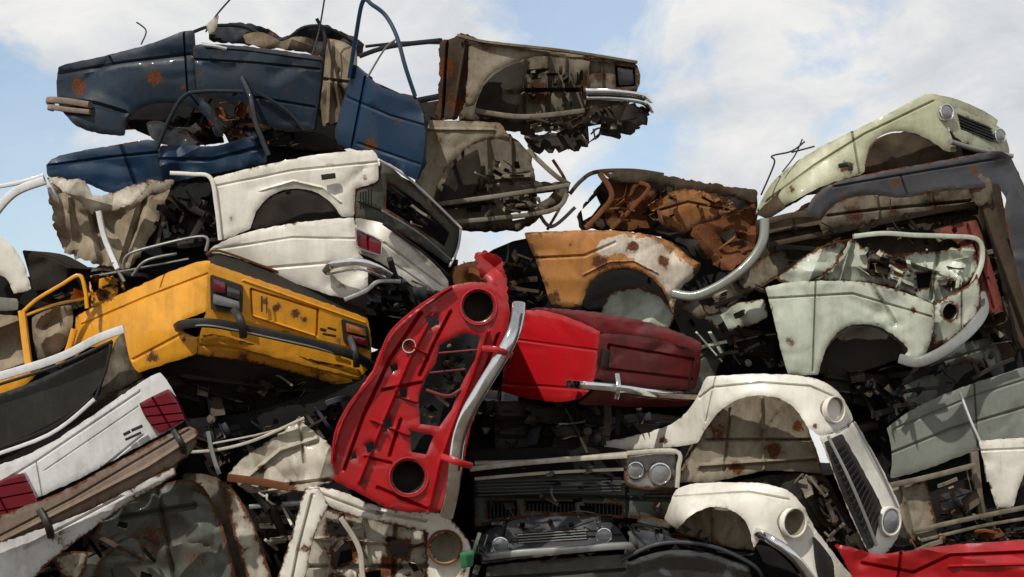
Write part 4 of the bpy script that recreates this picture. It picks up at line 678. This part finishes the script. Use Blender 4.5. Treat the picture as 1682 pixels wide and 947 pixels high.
# ================================================================== P small white fender
Pc=Thing('wrecked_car',"white saloon front corner with round headlight and chrome bumper",CARS,1250,947,-.7)
Pc.panel('front_fender',[(1092,852,-.5),(1104,812,-.55),(1122,795,-.6),(1190,791,-.7),(1260,793,-.8),(1298,806,-.85),(1322,832,-.85),(1334,862,-.8),(1372,912,-.75),(1410,960,-.7),(1390,985,-.7),(1350,985),(1330,940),(1290,905),(1250,880),(1238,900),(1232,870),(1218,846),(1190,831),(1152,834),(1122,858),(1112,870,-.6)],'white',d=-.85,roll=.04,bulge=.02,sp=5,dents=.01,creases=[([(1108,816),(1230,808),(1296,820)],2.5,.025)],holes=[circ(1306,858,19,18)],wear=.5,spots=[(1350,930,12,.8)])
Pc.panel('wheel_arch',[(1108,872),(1122,856),(1152,832),(1190,829),(1220,846),(1234,872),(1240,905),(1180,896)],'tan',d=-.55,extr=.3,crum=.02,sp=6,creases=[([(1170,834),(1172,896)],3,-.04)])
lamp(Pc,1306,858,-.92,22,(.6,0,1),'tan',name='headlight_socket',rim='white')
Pc.panel('grille',[(1336,880,-.85),(1352,896,-.8),(1400,965,-.7),(1400,1000,-.7),(1360,1000,-.8),(1340,940,-.86)],'rubber',extr=.04,sp=6)
Pc.bars('front_bumper',[([(1242,872,-.8),(1262,884,-1.0),(1290,902,-1.05),(1312,924,-1.05),(1340,965,-1.0),(1350,1000,-1.)],15,.07)],'chrome',n=14)
Pc.bars('bumper_strip',[([(1246,876,-1.0),(1288,906,-1.1),(1310,930,-1.1),(1336,970,-1.05)],4,.03)],'rubber')
Pc.panel('shade_body_shell',[(1110,880),(1240,900),(1290,910),(1350,1000),(1110,1000)],'black',d=-.35,extr=1.2,dents=.04,sp=14)
# ================================================================== R white front bottom
Rc=Thing('wrecked_car',"dirty white stripped front end with empty round headlight",CARS,620,947,-.6)
Rc.panel('inner_panel',[(520,835),(600,846),(700,868),(706,940),(706,1000),(480,1000),(500,900)],'cream',d=-.8,crum=.03,dents=.02,sp=5,holes=[[(545,900),(575,890),(580,920),(550,932)],[(640,885),(672,892),(668,915),(640,908)],[(600,940),(625,935),(628,965),(604,970)],[(540,860),(575,864),(570,878),(538,876)]],creases=[([(560,845),(530,990)],4,-.07),([(598,850),(612,990)],4,-.07),([(650,860),(645,990)],4,.07),([(520,885),(700,895)],4,-.06),([(510,930),(700,930)],4,.06)],spots=[(580,900,24,1.),(640,930,24,1.),(550,950,18,.9)],wear=1.)
Rc.panel('engine_bay',[(500,830),(700,860),(740,940),(740,1000),(480,1000)],'black',d=-.6,extr=1.,sp=14,dents=.04)  # black backing slab, paints the openings of the front end dark
Rc.panel('front_crossmember',[(504,800),(520,798),(560,806),(600,824),(642,838),(700,840),(726,842),(746,858),(770,886),(776,915),(760,950),(750,1000),(705,1000),(700,930),(702,874),(660,864),(600,852),(545,834),(510,818)],'white',d=-.95,roll=.05,crum=.02,sp=5,dents=.012,holes=[circ(731,899,23,18)],wear=.8,creases=[([(520,808),(600,838),(700,856)],3,.04)],spots=[(620,845,14,.8),(760,940,14,.9)])
Rc.panel('side_rail',[(500,803),(524,800),(540,830),(522,862),(505,920),(496,1000),(440,1000),(462,930),(482,870),(492,830)],'white',d=-1.0,roll=.04,crum=.02,sp=5,wear=.9,creases=[([(512,815),(490,900),(472,990)],3,.05)],spots=[(500,900,14,1.)])
lamp(Rc,731,899,-1.0,26,(.25,0,1),'tan',name='headlight_socket',rim='rust')
Rc.panel('indicator_lens',[(755,908),(779,903),(777,930),(757,934)],'green',d=-1.08,extr=.05,r=2,sp=4)
Rc.bars('brace',[([(560,850,-.95),(590,900,-.93),(600,960,-.93),(640,1000,-.95)],8,.04)],'cream',ex=8)
clutter(Rc,'engine_debris',[(530,850),(700,878),(700,990),(500,990)],-.92,-.85,34,('cream','brown','primer','rust','grimeshade'),.36,ang=70)
clutter(Rc,'side_debris',[(775,880),(800,860),(800,990),(770,990)],-.9,-.7,24,('pgreen','grimeshade','alu','slate'),.5)
# ================================================================== S crumpled white and dark panel
S=Thing('wrecked_car',"crushed cream car shell with folded wing and loose rails",CARS,420,900,-.2)
S.panel('folded_wing',[(376,778),(396,752),(432,730),(468,706),(492,686),(520,712),(550,738),(552,788),(520,800),(470,812),(412,812),(388,796)],'cream',d=-.5,crum=.07,dents=.03,roll=.04,sp=5,creases=[([(400,790),(460,740),(520,720)],4,-.06),([(430,802),(540,788)],4,.05),([(492,690),(500,760)],3,.04)],spots=[(480,800,14,.9),(430,770,12,.7)],rag=2)
S.bars('window_rail',[([(314,742,-.5),(360,738,-.5),(420,722,-.5),(500,686,-.5)],5,.03),([(350,728,-.45),(430,712,-.45),(500,692,-.4)],3,.02)],'cream')
S.bars('loose_strut',[([(342,708,-.55),(348,740,-.55),(360,778,-.55)],7,.03),([(410,832,-.5),(450,828,-.5),(500,826,-.5)],8,.04)],'alu')
S.bars('rusty_rail',[([(374,784,-.6),(420,790,-.6),(474,800,-.6)],12,.04)],'rust',ex=8)
S.panel('bent_floor_panel',[(300,778),(330,776),(368,788),(392,822),(420,880),(455,947),(440,1000),(330,1000),(330,900),(300,840)],'primer',d=-.45,crum=.05,dents=.03,sp=6,creases=[([(362,790),(430,947)],5,-.06),([(330,800),(370,947)],4,.05)])
S.panel('crumpled_boot',[(150,862),(230,810),(300,782),(340,800),(372,880),(400,1000),(120,1000)],'greygreen',d=-.6,crum=.08,dents=.05,sp=6,wear=1.,creases=[([(200,850),(320,830)],5,.05),([(260,810),(290,960)],5,.05)],spots=[(250,880,50,.7),(320,920,40,.7)])
S.panel('door_skin',[(368,788),(396,818),(426,878),(462,947),(470,1000),(420,1000),(400,930),(376,850)],'cream',d=-.65,sp=5,wear=1.,crum=.02)
frag(S,'crushed_wing',400,720,70,-15,-.1,'grimeshade'); frag(S,'crushed_door',520,660,60,-40,0,'grimeshade'); frag(S,'floor_pan',330,730,60,20,-.15,'grimeshade')
clutter(S,'cabin_debris',[(320,700),(400,690),(480,680),(560,650),(600,620),(560,700),(540,730),(480,690),(400,760),(330,780)],-.3,-.1,46,('black','grimeshade','brown','slate'),.8)
frag(S,'crushed_door',450,870,50,70,-.5,'grimeshade')
clutter(S,'lower_debris',[(400,800),(500,810),(490,850),(460,930),(420,860)],-.6,-.45,24,('black','grimeshade','primer','cream'),.6)
S.panel('shade_body_shell',[(280,690),(420,680),(600,610),(640,700),(560,840),(480,1000),(300,1000),(300,800)],'black',d=-.1,extr=1.,dents=.05,sp=14)
S2=Thing('wrecked_car',"buried tan car remains with torn wing tips",CARS,120,947,-.6)
S2.panel('wing_tip',[(84,912),(120,904),(146,906),(140,940),(120,960),(96,940)],'cream',d=-.8,crum=.06,sp=5,wear=1.)
frag(S2,'crushed_wing',170,920,70,-25,-.7,'greygreen')
clutter(S2,'crushed_debris',[(60,930),(130,890),(200,850),(260,880),(260,990),(40,990)],-.8,-.7,24,('black','grimeshade','brown','primer'),.6)
# ================================================================== T red car bottom right
T_=Thing('wrecked_car',"bright red car roof and wing at the base of the pile",CARS,1560,947,-.6)
T_.panel('wing',[(1370,893),(1400,898),(1440,912),(1480,905),(1540,897),(1620,890),(1745,884),(1745,1000),(1420,1000),(1395,935)],'red',d=-.9,roll=.05,crum=.03,dents=.02,sp=6,creases=[([(1420,925),(1500,940),(1560,912),(1745,904)],3,.05),([(1480,910),(1470,990)],2.5,.04),([(1560,930),(1745,925)],2.5,-.03)])
T_.panel('shade_body_shell',[(1400,930),(1745,900),(1745,1000),(1420,1000)],'black',d=-.7,extr=1.2,sp=16)
clutter(T_,'debris_above',[(1460,890),(1700,858),(1700,888),(1560,900),(1470,910)],-.7,-.4,26,('grimeshade','primer','rust','black'),.6,ang=170)
# ================================================================== added dark filler wrecks behind the gaps of the pile
def filler(out,d,label,n,mats=('black','grimeshade','slate','brown'),e=1.0,fr=4,fm=('grimeshade','brown','slate','greygreen','grimeshade')):
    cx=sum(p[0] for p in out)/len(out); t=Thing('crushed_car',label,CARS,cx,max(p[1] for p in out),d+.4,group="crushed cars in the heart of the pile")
    t.panel('crushed_body',out,'black',d=d,extr=e,crum=.06,dents=.06,sp=16,rag=4)  # black filler mass, gap shade between the wrecks put into its colour
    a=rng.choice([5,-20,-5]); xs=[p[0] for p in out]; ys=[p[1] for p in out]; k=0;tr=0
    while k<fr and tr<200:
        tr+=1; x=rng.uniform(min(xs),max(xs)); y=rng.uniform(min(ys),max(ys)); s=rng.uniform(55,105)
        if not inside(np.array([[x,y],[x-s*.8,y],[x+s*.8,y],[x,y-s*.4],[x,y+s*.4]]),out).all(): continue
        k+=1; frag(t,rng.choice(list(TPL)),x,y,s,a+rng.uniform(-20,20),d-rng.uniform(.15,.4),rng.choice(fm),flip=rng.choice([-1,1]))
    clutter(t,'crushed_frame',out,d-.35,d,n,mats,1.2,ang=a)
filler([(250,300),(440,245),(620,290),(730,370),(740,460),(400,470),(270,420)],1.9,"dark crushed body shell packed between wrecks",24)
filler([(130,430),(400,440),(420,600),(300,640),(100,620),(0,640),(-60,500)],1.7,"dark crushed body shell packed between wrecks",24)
filler([(600,460),(760,430),(900,480),(880,680),(700,640),(600,560)],.9,"dark flattened car with tangled frame rails",40)
filler([(540,600),(660,560),(860,660),(860,800),(640,860),(540,760)],.7,"dark flattened car with tangled frame rails",40)
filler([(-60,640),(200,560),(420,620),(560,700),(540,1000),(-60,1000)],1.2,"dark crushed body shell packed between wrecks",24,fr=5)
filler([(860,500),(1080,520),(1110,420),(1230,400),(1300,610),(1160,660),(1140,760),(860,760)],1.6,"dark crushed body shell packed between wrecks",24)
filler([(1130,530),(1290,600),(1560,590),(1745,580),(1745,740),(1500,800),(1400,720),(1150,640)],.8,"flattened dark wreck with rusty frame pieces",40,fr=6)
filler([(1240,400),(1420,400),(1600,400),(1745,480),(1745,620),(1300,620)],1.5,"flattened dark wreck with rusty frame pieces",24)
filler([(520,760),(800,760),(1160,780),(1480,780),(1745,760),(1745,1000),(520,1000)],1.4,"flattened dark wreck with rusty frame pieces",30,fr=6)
for i,x in enumerate((-160,420,1010,1600)):
    t=Thing('crushed_car',"flattened saloon body lying on bare dirt under the pile",CARS,x+250,1205,-.1,group="flattened cars at the foot of the pile")
    t.panel('crushed_body',[(x,1060),(x+60,1010),(x+160,1000),(x+240,960),(x+430,965),(x+500,1010),(x+590,1040),(x+600,1195),(x+500,1200),(x+470,1160),(x+400,1160),(x+370,1205),(x+220,1205),(x+190,1160),(x+120,1160),(x+90,1200),(x,1190)],['grimeshade','grey','bluedark','brown'][i],d=-.5,extr=2.2,crum=.1,dents=.05,sp=20,bulge=.05)
# ------------------------------------------------------------------ ground
me=bpy.data.meshes.new("ground"); G_=40; V=[];Fc=[]
for i in range(G_+1):
    for j in range(G_+1):
        V.append(((i/G_-.5)*1200,(j/G_-.5)*1200,0))
for i in range(G_):
    for j in range(G_): a=i*(G_+1)+j; Fc.append((a,a+G_+1,a+G_+2,a+1))
me.from_pydata(V,[],Fc); me.materials.append(M['dirt']); g=bpy.data.objects.new("ground",me); scene.collection.objects.link(g); g["kind"]="structure"; g["label"]="bare packed dirt scrapyard ground"; g["category"]="ground"
# ------------------------------------------------------------------ sky and sun
EL=math.radians(46); AZ=math.radians(212)
w=bpy.data.worlds.new("World"); scene.world=w; w.use_nodes=True; t=w.node_tree; t.nodes.clear()
sky=N(t,'ShaderNodeTexSky',sky_type='NISHITA'); sky.sun_disc=False; sky.sun_elevation=EL; sky.sun_rotation=AZ; sky.air_density=1.; sky.dust_density=.8
tc=N(t,'ShaderNodeTexCoord').outputs['Generated']
c1=noi(t,tc,10,10,.6,(1,1,1.7),.5); c3=noi(t,tc,9,9,.6,(1,1,1.9),.5)
def blob(x,z,r,amt):
    v=N(t,'ShaderNodeVectorMath',operation='DISTANCE'); t.links.new(tc,v.inputs[0]); n=math.sqrt(1+x*x+z*z); v.inputs[1].default_value=(x/n,1/n,z/n)
    return mathn(t,'MULTIPLY',mathn(t,'SUBTRACT',1,mathn(t,'DIVIDE',v.outputs['Value'],r),True),amt)
bias=mathn(t,'ADD',blob(-.25,.155,.09,.38),mathn(t,'ADD',blob(.03,.24,.09,.24),blob(.07,.17,.05,.14)))
mask=mathn(t,'MULTIPLY',mathn(t,'SUBTRACT',mathn(t,'SUBTRACT',c1,bias),.27),6,True)
mask=mathn(t,'MAXIMUM',mask,.24)
ramp=N(t,'ShaderNodeMapRange'); ramp.inputs[1].default_value=.36; ramp.inputs[2].default_value=.62; t.links.new(c3,ramp.inputs[0])
cc=mixc(t,ramp.outputs[0],(.66,.70,.75),(.96,.95,.93))
sx=N(t,'ShaderNodeSeparateXYZ'); t.links.new(tc,sx.inputs[0])
mz=N(t,'ShaderNodeMapRange'); mz.inputs[1].default_value=.28; mz.inputs[2].default_value=.75; mz.inputs[3].default_value=.92; mz.inputs[4].default_value=.42; t.links.new(sx.outputs[2],mz.inputs[0])  # unseen upper sky dimmed to lower the ambient light
b1=N(t,'ShaderNodeBackground'); b1.inputs[1].default_value=.14; t.links.new(sky.outputs[0],b1.inputs[0])
b2=N(t,'ShaderNodeBackground'); t.links.new(mz.outputs[0],b2.inputs[1]); t.links.new(cc,b2.inputs[0])
ms=N(t,'ShaderNodeMixShader'); t.links.new(mask,ms.inputs[0]); t.links.new(b1.outputs[0],ms.inputs[1]); t.links.new(b2.outputs[0],ms.inputs[2])
wo=N(t,'ShaderNodeOutputWorld'); t.links.new(ms.outputs[0],wo.inputs[0])
sl=bpy.data.lights.new("sun",'SUN'); sl.energy=3.2; sl.angle=math.radians(.8); sl.color=(1,.95,.87)
so=bpy.data.objects.new("sun",sl); scene.collection.objects.link(so)
dv=Vector((math.sin(AZ)*math.cos(EL),math.cos(AZ)*math.cos(EL),math.sin(EL)))
so.rotation_euler=dv.to_track_quat('Z','Y').to_euler(); so.location=(0,-10,20)
